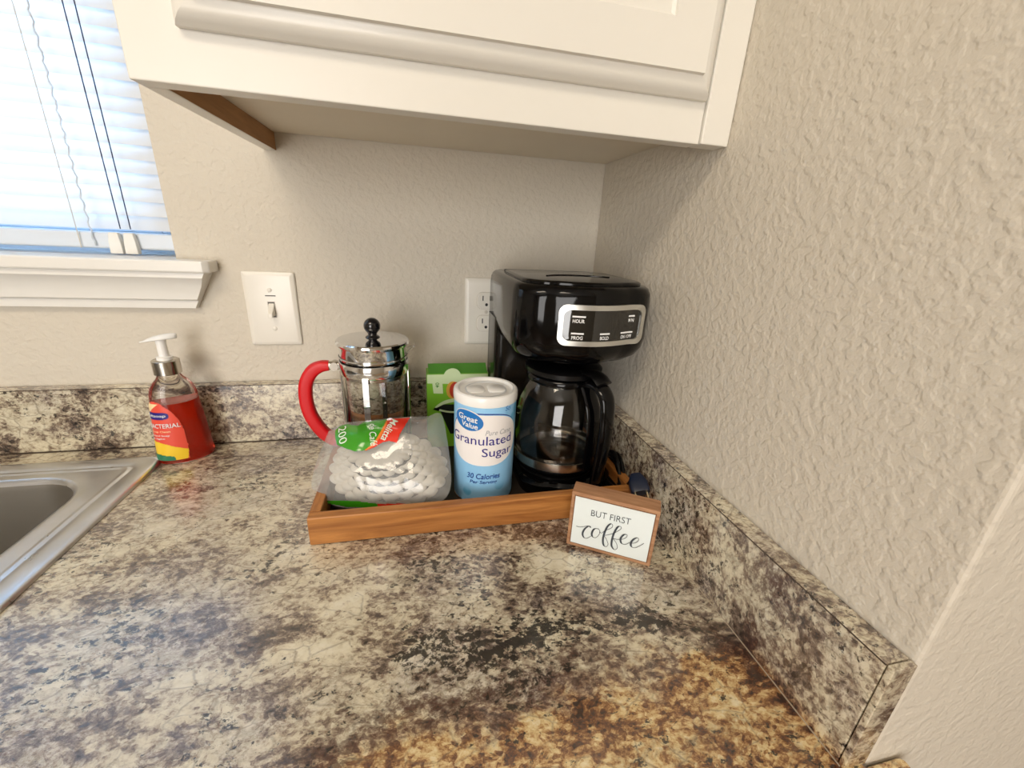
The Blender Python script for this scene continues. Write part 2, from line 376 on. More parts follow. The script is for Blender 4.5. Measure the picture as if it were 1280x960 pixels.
def text2d(s, size=1, bold=0, width=None, height=None, shear=0, space=1):
    c = bpy.data.curves.new('t', 'FONT'); c.body = s; c.size = size; c.offset = bold; c.shear = shear; c.space_character = space
    c.fill_mode = 'FRONT'; c.dimensions = '2D'; c.resolution_u = 4
    o = bpy.data.objects.new('t', c); COL.objects.link(o)
    dg = bpy.context.evaluated_depsgraph_get(); me = bpy.data.meshes.new_from_object(o.evaluated_get(dg))
    v = [(p.co.x, p.co.y) for p in me.vertices]; f = [tuple(p.vertices) for p in me.polygons]
    bpy.data.objects.remove(o); bpy.data.curves.remove(c); bpy.data.meshes.remove(me)
    x0 = min(p[0] for p in v); x1 = max(p[0] for p in v); y0 = min(p[1] for p in v); y1 = max(p[1] for p in v)
    sx = (width/(x1-x0)) if width else 1; sy = (height/(y1-y0)) if height else sx
    if not width: sx = sy
    return [((p[0]-x0)*sx, (p[1]-y0)*sy) for p in v], f
def ribbon(pts, wf):
    """flat stroke: polyline pts with width function wf(dx,dy,t)"""
    vs = []; fs = []; n = len(pts)
    for i, p in enumerate(pts):
        a = pts[max(i-1,0)]; b = pts[min(i+1,n-1)]; dx = b[0]-a[0]; dy = b[1]-a[1]; l = math.hypot(dx,dy) or 1
        w = wf(dx/l, dy/l, i/(n-1)); vs += [(p[0]-dy/l*w, p[1]+dx/l*w), (p[0]+dy/l*w, p[1]-dx/l*w)]
        if i: fs.append((2*i-2, 2*i-1, 2*i+1, 2*i))
    return vs, fs
def ellipse(cx, cy, rx, ry, rot=0, n=40):
    c, s = math.cos(rot), math.sin(rot)
    return [(cx+rx*math.cos(a)*c-ry*math.sin(a)*s, cy+rx*math.cos(a)*s+ry*math.sin(a)*c) for a in (2*PI*i/n for i in range(n))]
def inpoly(x, y, P):
    c = False; j = len(P)-1
    for i in range(len(P)):
        if (P[i][1] > y) != (P[j][1] > y) and x < (P[j][0]-P[i][0])*(y-P[i][1])/(P[j][1]-P[i][1])+P[i][0]: c = not c
        j = i
    return c
def disc_fan(poly, rings=6):
    """fill a star-shaped outline with concentric rings so that it can be bent"""
    cx = sum(p[0] for p in poly)/len(poly); cy = sum(p[1] for p in poly)/len(poly); n = len(poly)
    vs = [(cx,cy)]; fs = []
    for k in range(1, rings+1):
        for p in poly: vs.append((cx+(p[0]-cx)*k/rings, cy+(p[1]-cy)*k/rings))
    for i in range(n):
        j = (i+1) % n; fs.append((0,1+i,1+j))
        for k in range(rings-1): fs.append((1+k*n+i,1+(k+1)*n+i,1+(k+1)*n+j,1+k*n+j))
    return vs, fs

# ------------------------------------------------------------------ the room
FZ, CZ = -.91, 1.53
XL, YR, XR, YE = -3.2, -3.4, 1.7, -.5885      # room extent; YE = where the right wall ends
WX0, WX1, WZ0, WZ1 = -1.66, -.646, .2915, 1.12  # window opening
g = G()
g.box(XL,0,FZ,WX0,.14,CZ); g.box(WX1,0,FZ,.14,.14,CZ); g.box(WX0,0,FZ,WX1,.14,WZ0-.012); g.box(WX0,0,WZ1,WX1,.14,CZ)
structure(g.out('wall_back', 'wall_paint'))
structure(G().box(0,YE,FZ,XR,0,CZ).out('wall_right', 'wall_paint', bevel=.0035, seg=3))
structure(G().box(XL-.1,YR,FZ,XL,.14,CZ).out('wall_left', 'wall_paint'))
structure(G().box(XL-.1,YR-.1,FZ,XR+.1,YR,CZ).out('wall_front', 'wall_paint'))
structure(G().box(XR,YR,FZ,XR+.1,YE+.05,CZ).out('wall_far_right', 'wall_paint'))
structure(G().box(XL-.1,YR-.1,FZ-.05,XR+.1,.14,FZ).out('floor', 'floor_wood'))
structure(G().box(XL-.1,YR-.1,CZ,XR+.1,.14,CZ+.05).out('ceiling', 'ceiling_paint'))

# window: vinyl frame, two sashes with a meeting rail, panes, stool and apron
win = thing('window_1', 'white vinyl window', 'window', (-1.15,.09,WZ0)); del win['label']; del win['category']; structure(win)
g = G()
g.box(WX0,.085,WZ0-.012,WX0+.03,.135,WZ1); g.box(WX1-.03,.085,WZ0-.012,WX1,.135,WZ1); g.box(WX0+.03,.085,WZ0-.012,WX1-.03,.135,WZ0+.03); g.box(WX0+.03,.085,WZ1-.03,WX1-.03,.135,WZ1)
g.out('window_frame', 'vinyl_white', win, world=True, bevel=.002)
g = G().box(WX0+.03,.09,.66,WX1-.03,.13,.70); g.box(WX0+.03,.092,WZ0+.03,WX0+.055,.125,.66); g.box(WX1-.055,.092,WZ0+.03,WX1-.03,.125,.66); g.box(WX0+.055,.092,WZ0+.03,WX1-.055,.125,WZ0+.06)
g.out('window_sash', 'vinyl_white', win, world=True, bevel=.002)
G().box(WX0+.055,.108,WZ0+.06,WX1-.055,.112,.66).out('window_pane', 'window_glass', win, world=True)
G().box(WX0+.03,.113,.70,WX1-.03,.117,WZ1-.03).out('window_pane', 'window_glass', win, world=True)
# stool with horned end, sits in the opening and projects
g = G(); g.prism([(WX0-.05,-.036),(-.6005,-.036),(-.5935,-.029),(-.5935,-.0005),(WX1-.0005,-.0005),(WX1-.0005,.084),(WX0+.0005,.084),(WX0+.0005,-.0005),(WX0-.05,-.0005)], WZ0-.0115, WZ0, 'z')
g.v = [(x,y,z-.005 if z < WZ0-.01 and y < 0 else z) for x,y,z in g.v]
g.out('window_sill', 'trim_paint', win, world=True, bevel=.0025)
prof = [(0,-.0165),(-.030,-.0165),(-.030,-.024),(-.0255,-.029),(-.021,-.037),(-.0185,-.048),(-.0175,-.056),(-.012,-.059),(-.011,-.070),(0,-.071)]
g = G()   # apron: the right end is returned, so it tapers with the profile
La = [(WX0-.045-y*0, y, WZ0+z) for y,z in prof]; Ra = [(-.628-(y+.011)*.95, y, WZ0+z) for y,z in prof]
Ra = [(-.6300+ (z+.071)*.52, y, WZ0+z) for y,z in prof]
g.loft([La,Ra]); g.out('window_apron', 'trim_paint', win, world=True, smooth=25)

# blind
bl = thing('window_blind', 'closed white mini blind hanging in the window, lit from outside', 'blind', (-1.15,.045,WZ0))
pitch = .0188; n = 0; z = WZ0+.036
sx0, sx1 = WX0+.008, WX1-.010
secN = 6; sl_me = None
while z < WZ1-.03:
    if sl_me is None:
        vs = []; fs = []
        for k in range(secN+1):
            t = k/secN; yy = -.0045+.010*t+.0022*math.sin(t*PI)*-1; zz = -.0008+.0262*t
            vs += [(0,yy,zz),(sx1-sx0,yy,zz)]
            if k: fs.append((2*k-2,2*k-1,2*k+1,2*k))
        o = build('slat', vs, fs, 'blind_slat', bl, smooth=60); sl_me = o.data
    else: o = link('slat', sl_me, bl)
    jit = random.uniform(-.0006,.0006)
    o.location = (sx0+1.15, .045-.045+jit, z-WZ0); o.rotation_euler = (random.uniform(-.03,.03), random.uniform(-.0012,.0012), 0)
    z += pitch; n += 1
g = G().box(sx0,.029,WZ0+.0080,sx1,.058,WZ0+.0305); g.out('bottom_rail', 'vinyl_white', bl, world=True, bevel=.003, seg=3)
G().box(sx0,.028,WZ1-.03,sx1,.060,WZ1-.001).out('head_rail', 'vinyl_white', bl, world=True, bevel=.002)
for dx in (0,.0125):   # dark pull cords with the pale tassel
    x = -.7215+dx
    G().tube([(x-.0,.0285,WZ0+.036),(x+.0005,.0275,.45),(x+.0012,.0265,.62),(x+.003,.026,1.06)], .0007, 6).out('lift_cord', 'cord_navy', bl, world=True)
g = G()
for dx in (-.010,.0085):
    g.loft([[(-.7185+dx+sx*w, .0245+sy*w*.6, z_) for sx,sy in ((-1,-1),(1,-1),(1,1),(-1,1))] for w, z_ in ((.0080,WZ0+.002),(.0074,WZ0+.018),(.0056,WZ0+.031))])
g.out('cord_tassel', 'trim_paint', bl, world=True, bevel=.001)
pts = [(-.7565+.0012*math.sin(k*1.9)+.000*k, .026+.0012*math.cos(k*1.9), WZ0+.012+k*.0052) for k in range(140)]
G().tube(pts, .0011, 5).out('ladder_cord', 'vinyl_white', bl, world=True)
G().tube([(-.7735,.0265,WZ0+.008),(-.772,.0265,.5),(-.770,.0265,1.05)], .0006, 5).out('ladder_cord', 'plate_recess', bl, world=True)

# ------------------------------------------------------------------ countertop with splashbacks
T, ZT, HS, FY, XLc = .0202, -.038, .1016, -.640, -2.2
SX0, SX1, SY0, SY1 = -1.46, -.7000, -.588, -.0730      # cut-out for the sink
ct = thing('countertop', 'granite-patterned laminate countertop with raised splashbacks in the corner', 'countertop', (-1.0,-.32,ZT))
xs = [XLc,SX0,SX1,-.0005,.0195]; ys = [FY,SY0,YE-.0005,SY1,-.0005]
ys = sorted(ys); g = G()
def cell(x0,x1,y0,y1): g.box(x0,y0,ZT,x1,y1,0)
poly_out = [(XLc,-.0005),(XLc,FY+.006),(-.01,FY+.006),(.014,FY+.014),(.030,FY+.028),(.034,YE-.004),(.030,YE-.0015),(-.0005,YE-.0015),(-.0005,-.0005)]
hole = [(SX0,SY0),(SX1,SY0),(SX1,SY1),(SX0,SY1)]
bm = bmesh.new()
ov = [bm.verts.new((x,y,0)) for x,y in poly_out]; hv = [bm.verts.new((x,y,0)) for x,y in hole]
ed = [bm.edges.new((l[i], l[(i+1)%len(l)])) for l in (ov,hv) for i in range(len(l))]
bmesh.ops.triangle_fill(bm, use_beauty=True, edges=ed)
ret = bmesh.ops.extrude_face_region(bm, geom=bm.faces[:])
for v in [e for e in ret['geom'] if isinstance(e, bmesh.types.BMVert)]: v.co.z = ZT
bmesh.ops.recalc_face_normals(bm, faces=bm.faces)
me = bpy.data.meshes.new('worktop'); bm.to_mesh(me); bm.free(); me.materials.append(MATS['granite_laminate'])
o = link('worktop', me, ct); o.location = -Vector(ct.location); b = o.modifiers.new('bevel','BEVEL'); b.width = .003; b.segments = 3; b.limit_method = 'ANGLE'
G().box(XLc,-T+.0015,.0006,-T-.0,-.0005,HS).out('splashback', 'granite_laminate', ct, world=True, bevel=.0012, seg=2)
G().box(-T,YE+.0045,.0006,-.0005,-.0005,HS).out('splashback', 'granite_laminate', ct, world=True, bevel=.0009, seg=2)
G().box(-T,YE-.0005,.0006,-.0005,YE+.0038,HS).out('splashback_end_cap', 'granite_laminate', ct, world=True, bevel=.0006)
simple('seam_brown', (62,48,36), .6); simple('seam_tan', (170,156,134), .6)
G().box(XLc,-T-.0004,.0,-T-.0002,-T+.0008,.0012).out('splashback_seam', 'seam_brown', ct, world=True)
G().box(-T-.0003,YE+.002,.0,-T+.0004,-T,.0008).out('splashback_seam', 'seam_tan', ct, world=True)
G().box(-T-.0002,YE+.0045,HS-.0016,-T+.0006,-T,HS-.0006).out('splashback_seam', 'seam_brown', ct, world=True)
G().box(XLc,-T+.0013,HS-.0016,-T,-T+.0021,HS-.0006).out('splashback_seam', 'seam_brown', ct, world=True)
# floor cabinets under it
bc = thing('base_cabinet', 'painted floor cabinets carrying the countertop', 'cabinet', (-1.1,-.31,FZ))
g = G(); g.box(XLc,-.600,FZ+.10,-.0015,-.582,ZT-.0005); g.box(XLc,-.582,FZ,XLc+.018,-.002,ZT-.0005); g.box(-.0195,-.582,FZ,-.0015,-.002,ZT-.0005); g.box(XLc,-.545,FZ,-.0015,-.530,FZ+.10)
g.out('carcass', 'base_paint', bc, world=True)
for k in range(4):
    x0 = XLc+.02+k*.545
    d = G().box(x0,-.619,FZ+.12,x0+.525,-.6005,ZT-.03).out('door', 'base_paint', bc, world=True, bevel=.004)
    G().tube([(x0+.48,-.6195,-.2),(x0+.48,-.6195-.024,-.2)], .006, 12).out('knob', 'chrome_brushed', d, world=False, loc=(0,0,0))

# ------------------------------------------------------------------ sink
sk = thing('kitchen_sink', 'stainless steel drop-in sink with a ribbed rim', 'sink', (-1.08,-.33,0))
rx0, ry0, rx1, ry1 = -1.475, -.606, -.6875, -.0600
bx0, by0, bx1, by1 = -1.30, -.50, -.7480, -.1100
N_ = 10
def lp(a, r, z): return [(x,y,z) for x,y in rrect(a[0],a[1],a[2],a[3],r,N_)]
def ins(a, d): return (a[0]+d,a[1]+d,a[2]-d,a[3]-d)
R0 = (rx0,ry0,rx1,ry1); B0 = (bx0,by0,bx1,by1)
g = G()
loops = [lp(R0,.020,.0004), lp(R0,.020,.0032), lp(ins(R0,.0018),.019,.0052), lp(ins(R0,.0060),.017,.0060),
         lp(ins(R0,.0235),.012,.0060), lp(ins(R0,.0250),.012,.0048), lp(ins(R0,.0268),.012,.0048), lp(ins(R0,.0283),.012,.0060),
         lp(ins(R0,.0315),.012,.0060), lp(ins(R0,.0330),.012,.0050), lp(ins(R0,.036),.012,.0050)]
def lerpl(a, b, t, z): return [(p[0]*(1-t)+q[0]*t, p[1]*(1-t)+q[1]*t, z) for p, q in zip(a, b)]
bo = lp(B0,.060,0)
l0 = loops[-1]
loops += [lerpl(l0,bo,.5,.0048), lp(ins(B0,-.006),.066,.0044), lp(ins(B0,-.002),.062,.0030), lp(ins(B0,.001),.059,-.002)]
g.loft(loops, False, False); g.out('rim', 'sink_steel', sk, world=True, smooth=50)
g = G(); g.loft([lp(ins(B0,.001),.059,-.002), lp(ins(B0,.003),.058,-.010), lp(ins(B0,.008),.056,-.12), lp(ins(B0,.016),.052,-.160), lp(ins(B0,.034),.045,-.178), lp(ins(B0,.08),.03,-.184), lp(ins(B0,.17),.01,-.188)], False, True)
g.out('bowl', 'bowl_steel', sk, world=True, smooth=60)
G().lathe([(.055,-.1885),(.055,-.1862),(.048,-.1850),(.040,-.1875),(.0,-.1878)], 32, (-1.02,-.305)).out('drain', 'chrome_brushed', sk, world=True, smooth=40)

# ------------------------------------------------------------------ upper cabinet
CX0, CY0, CB, CT_ = -.5115, -.2966, .4422, 1.15
uc = thing('upper_cabinet', 'cream painted wall cabinet with a raised-panel door, above the coffee corner', 'cabinet', (-.26,-.15,CB))
G().box(CX0,CY0+.019,CB,CX0+.016,-.0008,CT_).out('side_panel', 'cabinet_paint', uc, world=True, bevel=.0012)
G().box(CX0+.0163,CY0+.0195,CB+.0003,CX0+.0168,-.0012,CB+.0225).out('inner_edge', 'raw_wood', uc, world=True)
G().box(-.014,CY0+.0195,CB+.026,-.0008,-.0012,CT_).out('side_panel', 'cabinet_underside', uc, world=True)
G().box(CX0+.0165,CY0+.0195,CB+.0228,-.0008,-.0012,CB+.0345).out('bottom_panel', 'cabinet_underside', uc, world=True)
# face frame: stiles and rails, with the filler strip closing the gap at the wall
G().prism([(CX0,CB),(-.0320,CB),(-.0320,CT_),(-.083,CT_),(-.083,CB+.042),(CX0+.040,CB+.042),(CX0+.040,CT_),(CX0,CT_)],CY0,CY0+.019,'y').out('face_frame', 'cabinet_paint', uc, world=True, bevel=.0010)
G().box(-.0312,CY0-.0030,CB,-.0008,CY0+.018,CT_).out('filler_strip', 'cabinet_paint', uc, world=True, bevel=.0012)
# door: ogee edge, flat frame, grooved centre panel
def rl(x0,z0,x1,z1,y): return [(x0,y,z0),(x1,y,z0),(x1,y,z1),(x0,y,z1)]
dx0, dz0, dx1, dz1 = -.4725, .4775, -.0352, 1.12
g = G(); L_ = []
for d, y in ((0,-.2990),(0,-.3020),(.0022,-.3060),(.0060,-.3092),(.0105,-.3108),(.0140,-.3116),(.0155,-.3125),(.0160,-.3165),(.0525,-.3165),(.0530,-.3140),(.0560,-.3122),(.0700,-.3122),(.0720,-.3135),(.078,-.3155),(.084,-.3158)):
    L_.append(rl(dx0+d,dz0+d,dx1-d,dz1-d,y))
L_.insert(0, rl(dx0,dz0,dx1,dz1,-.2972))
g.loft(L_); g.out('door', 'cabinet_paint', uc, world=True, smooth=22, bevel=0)

# ------------------------------------------------------------------ switch and outlet
def wall_plate(name, label, cat, x0):
    t = thing(name, label, cat, (x0+.037,0,.22))
    r = []
    W2, H2 = .0368, .0572
    for d, y in ((0,-.0004),(0,-.0022),(.0012,-.0042),(.004,-.0056),(.0065,-.0062)):
        r.append([(u,y,v) for u,v in rrect(-W2+d,-H2+d,W2-d,H2-d,.003-d*.3 if d < .006 else .001,3)])
    G().loft(r).out('cover_plate', 'plate_plastic', t, smooth=30)
    return t
sw = wall_plate('light_switch', 'white single toggle light switch on the wall beside the window', 'switch', -.5650)
G().box(-.0055,-.0066,-.0125,.0055,-.0060,.0125).out('slot_frame', 'plate_recess', sw)
G().box(-.0046,-.0068,-.0118,.0046,-.0064,.0118).out('slot', 'grey_ink', sw)
g = G(); g.loft([[(sx*w,y+.0,zc+sz*h) for sx,sz in ((-1,-1),(1,-1),(1,1),(-1,1))] for w,h,y,zc in ((.0042,.0105,-.0062,0),(.0040,.0065,-.0100,-.0015),(.0036,.0045,-.0160,-.0055),(.0030,.0032,-.0195,-.0078))])
g.out('toggle', 'plate_plastic', sw, bevel=.001)
for z_ in (.030,-.030):
    s_ = G().loft([[(r*math.cos(a),y,z_+r*math.sin(a)) for a in (2*PI*k/14 for k in range(14))] for r,y in ((.0034,-.0060),(.0034,-.0068),(.0024,-.0074))]).out('screw', 'plate_plastic', sw, smooth=40)
G().box(-.0070,-.00665,.0205,.0075,-.0062,.0220).out('pointer_line', 'grey_ink', sw)
v, f = text2d('L', height=.0045)
build('printed_mark', [(x-.002,-.0065,y+.0265) for x,y in v], f, 'grey_ink', sw)
ol = wall_plate('power_outlet', 'white duplex power outlet on the wall behind the coffee maker', 'outlet', -.2288)
for zc in (.0195,-.0195):
    pr = []
    for k in range(28):
        a = 2*PI*k/28; pr.append((max(-.0166,min(.0166,.0176*math.cos(a))), max(-.0142,min(.0142,.0176*math.sin(a)))))
    G().loft([[(u*s_,y,zc+v_*s_) for u,v_ in pr] for s_,y in ((1.03,-.0058),(1.03,-.00655))]).out('socket_surround', 'plate_recess', ol, smooth=40)
    so = G().loft([[(u*s_,y,zc+v_*s_) for u,v_ in pr] for s_,y in ((.98,-.0060),(.98,-.0078),(.95,-.0084))]).out('socket', 'plate_plastic', ol, smooth=40)
    g = G(); g.box(-.0072,-.0087,zc-.000,-.0054,-.0080,zc+.0085); g.box(.0052,-.0087,zc+.001,.0068,-.0080,zc+.0078)
    g.loft([[(.0025*math.cos(a),y,zc-.0065+.0026*math.sin(a)) for a in (2*PI*k/12 for k in range(12))] for y in (-.0087,-.0080)])
    g.out('slots', 'black_slot', so)
G().loft([[(r*math.cos(a),y,r*math.sin(a)) for a in (2*PI*k/14 for k in range(14))] for r,y in ((.0030,-.0060),(.0030,-.0068),(.0022,-.0073))]).out('screw', 'plate_recess', ol, smooth=40)

# ------------------------------------------------------------------ tray
TX0, TY0, TX1, TY1, TH, TF = -.4362, -.2925, -.0255, -.0420, .0380, .0080
tr = thing('wooden_tray', 'shallow rectangular wooden tray holding the coffee things', 'tray', ((TX0+TX1)/2,(TY0+TY1)/2,0))
w_ = .0125
G().box(TX0,TY0,.0008,TX1,TY0+w_,TH).out('front_wall', 'tray_wood', tr, world=True, bevel=.0014)
G().box(TX0,TY1-w_,.0008,TX1,TY1,TH).out('back_wall', 'tray_wood', tr, world=True, bevel=.0014)
G().box(TX0,TY0+w_+.0003,.0008,TX0+w_,TY1-w_-.0003,TH).out('side_wall', 'tray_wood_side', tr, world=True, bevel=.0014)
G().box(TX1-w_,TY0+w_+.0003,.0008,TX1,TY1-w_-.0003,TH).out('side_wall', 'tray_wood_side', tr, world=True, bevel=.0014)
G().box(TX0+w_-.001,TY0+w_-.001,.0010,TX1-w_+.001,TY1-w_+.001,TF).out('tray_bottom', 'tray_floor', tr, world=True)
TF += .0004

# ------------------------------------------------------------------ coffee maker
MX, MY = -.1040, -.165
cm = thing('coffee_maker', 'glossy black drip coffee maker with a silver-framed control panel, on the tray', 'coffee maker', (MX,MY,TF))
def mprof(x0, x1, yb, yf, bulge, r, n=10, rb=.010):
    """top-view outline, front edge bulged; starts back-left, goes along the left side to the front"""
    o = []
    for k in range(5): a = PI/2+PI/2*k/4; o.append((x0+rb+rb*math.cos(a), yb-rb+rb*math.sin(a)))
    for k in range(n+1): a = PI+PI/2*k/n; o.append((x0+r+r*math.cos(a), yf+r+r*math.sin(a)))
    m = 16
    for k in range(1,m): t = k/m; o.append((x0+r+(x1-x0-2*r)*t, yf-bulge*math.sin(PI*t)))
    for k in range(n+1): a = 1.5*PI+PI/2*k/n; o.append((x1-r+r*math.cos(a), yf+r+r*math.sin(a)))
    for k in range(5): a = PI/2*k/4; o.append((x1-rb+rb*math.cos(a), yb-rb+rb*math.sin(a)))
    return o
HX0, HX1, HYB, HYF = -.0935, .0840, .102, -.100
def ml(d, z, yf=HYF, bulge=.012, r=.040, yb=HYB, x0=HX0, x1=HX1): return [(x,y,z) for x,y in mprof(x0+d,x1-d,yb-min(d,.003),yf+d,bulge,r)]
zt = .2890
g = G(); g.loft([ml(.040,.1890),ml(.026,.1915),ml(.014,.1960),ml(.006,.2035),ml(.0018,.2130),ml(0,.2250),ml(0,.2700),ml(.0008,.2800),ml(.0030,.2855),ml(.0062,.2880),ml(.010,zt)])
g.out('brew_head', 'maker_black', cm, smooth=35)
# reservoir column (left side reads as a tall flat panel)
g = G(); col_ = lambda d, z: [(x,y,z) for x,y in mprof(HX0-.0006+d,.0665-d,HYB-d,.030+d,.0,.012)]
g.loft([col_(0,.022),col_(0,.186),col_(0,.225)]); g.out('water_tank', 'maker_side', cm, smooth=35)
g = G(); bl_ = lambda d, z: [(x,y,z) for x,y in mprof(-.0690+d,.0665-d,HYB-d,-.090+d,.010,.034)]
g.loft([bl_(.002,.0),bl_(0,.004),bl_(0,.018),bl_(.004,.0228),bl_(.010,.0240)]); g.out('base', 'maker_black', cm, smooth=35)
CX_, CY_ = -.008, -.030      # carafe axis in maker space
G().lathe([(.056,.0238),(.056,.0258),(.050,.0262),(.0,.0262)], 40, (CX_,CY_)).out('warming_plate', 'maker_black_satin', cm, smooth=40)
G().lathe([(.020,.1832),(.032,.187),(.046,.1895),(.050,.200)], 32, (CX_,CY_)).out('filter_outlet', 'maker_black_satin', cm, smooth=40)
# top lid
lidp = lambda d, z: [(x,y,z) for x,y in mprof(HX0+.012+d,HX1-.012-d,HYB-.05-d,HYF+.012+d,.010,.034)]
ld = G().loft([lidp(0,zt-.001),lidp(0,zt+.0022),lidp(.0016,zt+.0036),lidp(.004,zt+.0042)]).out('lid', 'maker_black', cm, smooth=35)
g = G(); a = []
for k in range(25): t = PI*(.15+.7*k/24); a.append((.048*math.cos(t), -.045+.030*math.sin(t), zt+.0042))
g.tube(a, .0016, 6); g.out('finger_rim', 'maker_black', ld, smooth=60)
G().box(HX0+.020,HYB-.040,zt-.001,HX1-.020,HYB-.012,zt+.0016).out('tank_lid', 'maker_black_satin', cm, bevel=.001)
# control panel follows the front
fp = mprof(HX0,HX1,HYB,HYF,.012,.040,24)
S_ = [0]
for i in range(1,len(fp)): S_.append(S_[-1]+math.dist(fp[i],fp[i-1]))
imid = min(range(len(fp)), key=lambda i: abs(fp[i][0]-(HX0+HX1)/2)+(0 if fp[i][1] < 0 else 9)); smid = S_[imid]
def front(s, z, off=0):
    """point on the front skin: s = arc length from the middle (right positive)"""
    q = smid+s; i = max(k for k in range(len(S_)-1) if S_[k] <= q); t = (q-S_[i])/(S_[i+1]-S_[i])
    x = fp[i][0]*(1-t)+fp[i+1][0]*t; y = fp[i][1]*(1-t)+fp[i+1][1]*t
    tx = fp[min(i+2,len(fp)-1)][0]-fp[i-1][0]; ty = fp[min(i+2,len(fp)-1)][1]-fp[i-1][1]; l = math.hypot(tx,ty)
    return (x+ty/l*off, y-tx/l*off, z)
PS0, PS1, PZ0, PZ1 = -.0440, .0700, .2225, .2700
def panel(name, s0, s1, z0, z1, r, off0, off1, mat, parent, hole=None):
    outp = rrect(s0,z0,s1,z1,r,8)
    # resample edges for bending
    P_ = []
    for i, p in enumerate(outp):
        q = outp[(i+1)%len(outp)]; m = max(1,int(math.dist(p,q)/.004))
        for k in range(m): P_.append((p[0]+(q[0]-p[0])*k/m, p[1]+(q[1]-p[1])*k/m))
    g = G()
    if hole:
        cx, cz = (s0+s1)/2, (z0+z1)/2; w, h = (s1-s0)/2, (z1-z0)/2; kx, kz = (w-hole)/w, (h-hole)/h
        I_ = [((p[0]-cx)*kx+cx, (p[1]-cz)*kz+cz) for p in P_]
        Lp = [[front(a,b_,off0) for a,b_ in P_],[front(a,b_,off1) for a,b_ in P_],[front(a,b_,off1) for a,b_ in I_],[front(a,b_,off0) for a,b_ in I_]]
        g.loft(Lp, False, False)
    else:
        v, f = disc_fan(P_, 8); g.add([front(a,b_,off1) for a,b_ in v], f)
    return g.out(name, mat, parent, smooth=40)
cp = panel('display', PS0+.004, PS1-.004, PZ0+.004, PZ1-.004, .006, 0, .0012, 'display_black', cm)
panel('bezel', PS0, PS1, PZ0, PZ1, .010, -.001, .0030, 'silver_bezel', cm, .0058)
def ptext(s, sc, z, h, w):
    v, f = text2d(s, width=w, height=h, bold=.02); build('lettering', [front(sc-w/2+a, z+b_, .0016) for a,b_ in v], f, 'print_white', cp)
def pbar(sc, z, w, h=.0019):
    vs = []; fs = []; m = 6
    for k in range(m+1): vs += [front(sc-w/2+w*k/m, z, .0017), front(sc-w/2+w*k/m, z+h, .0017)]
    for k in range(m): fs.append((2*k,2*k+2,2*k+3,2*k+1))
    build('button', vs, fs, 'print_white', cp)
for s, sc, z, w in (('HOUR',-.021,.2495,.0135),('MIN',.050,.2495,.0085),('PROG',-.021,.2300,.0130),('BOLD',.012,.2300,.0115),('ON / OFF',.045,.2300,.0175)):
    ptext(s, sc, z, .0042, w); pbar(sc, z+.0062, w*1.12)
# power cord runs out of the back-right and ends in the plug lying on the tray rim
g = G(); g.tube(bez([(.060,.085,.020),(.0690,.075,.006),(.0705,.020,.006),(.0690,-.060,.006),(.0700,-.105,.020),(.0690,-.122,.040)],10), .0027, 8)

for k in range(7):
    xx = .0590+.0035*(k%3); zz = .0050+.0050*(k//3)+.0030*(k%2)
    g.tube(bez([(xx,-.020+.004*k,zz),(xx+.010,-.030,zz+.016),(xx+.013,-.062,zz+.020+.002*k),(xx+.009,-.094,zz+.010),(xx,-.104,zz),(xx-.004,-.062,zz-.001),(xx,-.020+.004*k,zz)],6), .0028, 8)
pc = g.out('power_cord', 'maker_black_satin', cm, smooth=60)
pm = Matrix.Translation((.0690,-.1390,.0440)) @ Matrix.Rotation(math.radians(-6),4,'Z') @ Matrix.Rotation(math.radians(30),4,'X') @ Matrix.Rotation(math.radians(-16),4,'Y') @ Matrix.Scale(1.15,4)
g = G(); g.loft([[(u*s_,y,v_*s_) for u,v_ in rrect(-.0105,-.0065,.0105,.0065,.004,4)] for s_,y in ((.55,.013),(.8,.008),(1,.002),(1,-.008),(.93,-.010))])
build('plug', [pm @ Vector(v) for v in g.v], g.f, 'navy_plug', pc, smooth=35)
g = G(); g.box(-.0070,-.022,-.003,-.0055,-.010,.003); g.box(.0055,-.022,-.003,.0070,-.010,.003)
build('prong', [pm @ Vector(v) for v in g.v], g.f, 'brass', pc)

# ------------------------------------------------------------------ carafe
cfx, cfy = MX+CX_, MY+CY_
ca = thing('glass_carafe', 'empty glass coffee carafe with a black handle, on the coffee maker warming plate', 'carafe', (cfx,cfy,TF+.0266))
outer = [(.048,.0),(.0545,.003),(.0590,.012),(.0622,.026),(.0640,.045),(.0642,.064),(.0630,.084),(.0590,.102),(.0530,.117),(.0475,.127),(.0440,.133),(.0435,.139)]
inner = [(r-.0022,z) for r,z in reversed(outer)]; inner[-1] = (.044,.0025)
G().lathe(outer+inner+[(.0005,.003)], 64, cap0=False, cap1=True).add([],[]).out('glass', 'carafe_glass', ca, smooth=60)
G().lathe([(.0472,.0),(.0005,.0)],64,cap0=False,cap1=True).out('glass_bottom','carafe_glass',ca)
G().lathe([(.0612,.0140),(.0652,.0140),(.0650,.0255),(.0628,.0255)], 64, cap0=False, cap1=False).out('chrome_band', 'chrome_brushed', ca, smooth=50)
G().lathe([(.0500,.0005),(.0562,.003),(.0606,.011),(.0614,.0135),(.0600,.0135),(.0590,.011),(.055,.004),(.049,.0015)], 64, cap0=False, cap1=False).out('lower_collar', 'maker_black_satin', ca, smooth=50)
G().lathe([(.0462,.1285),(.0500,.1300),(.0510,.1335),(.0480,.1385),(.0450,.1400),(.0442,.1400)], 64, cap0=False, cap1=False).out('upper_collar', 'maker_black', ca, smooth=50)
G().lathe([(.0500,.1402),(.0530,.1420),(.0530,.1480),(.0480,.1515),(.0300,.1535),(.0150,.1545),(.0,.1550)], 48).out('lid', 'maker_black_satin', ca, smooth=50)
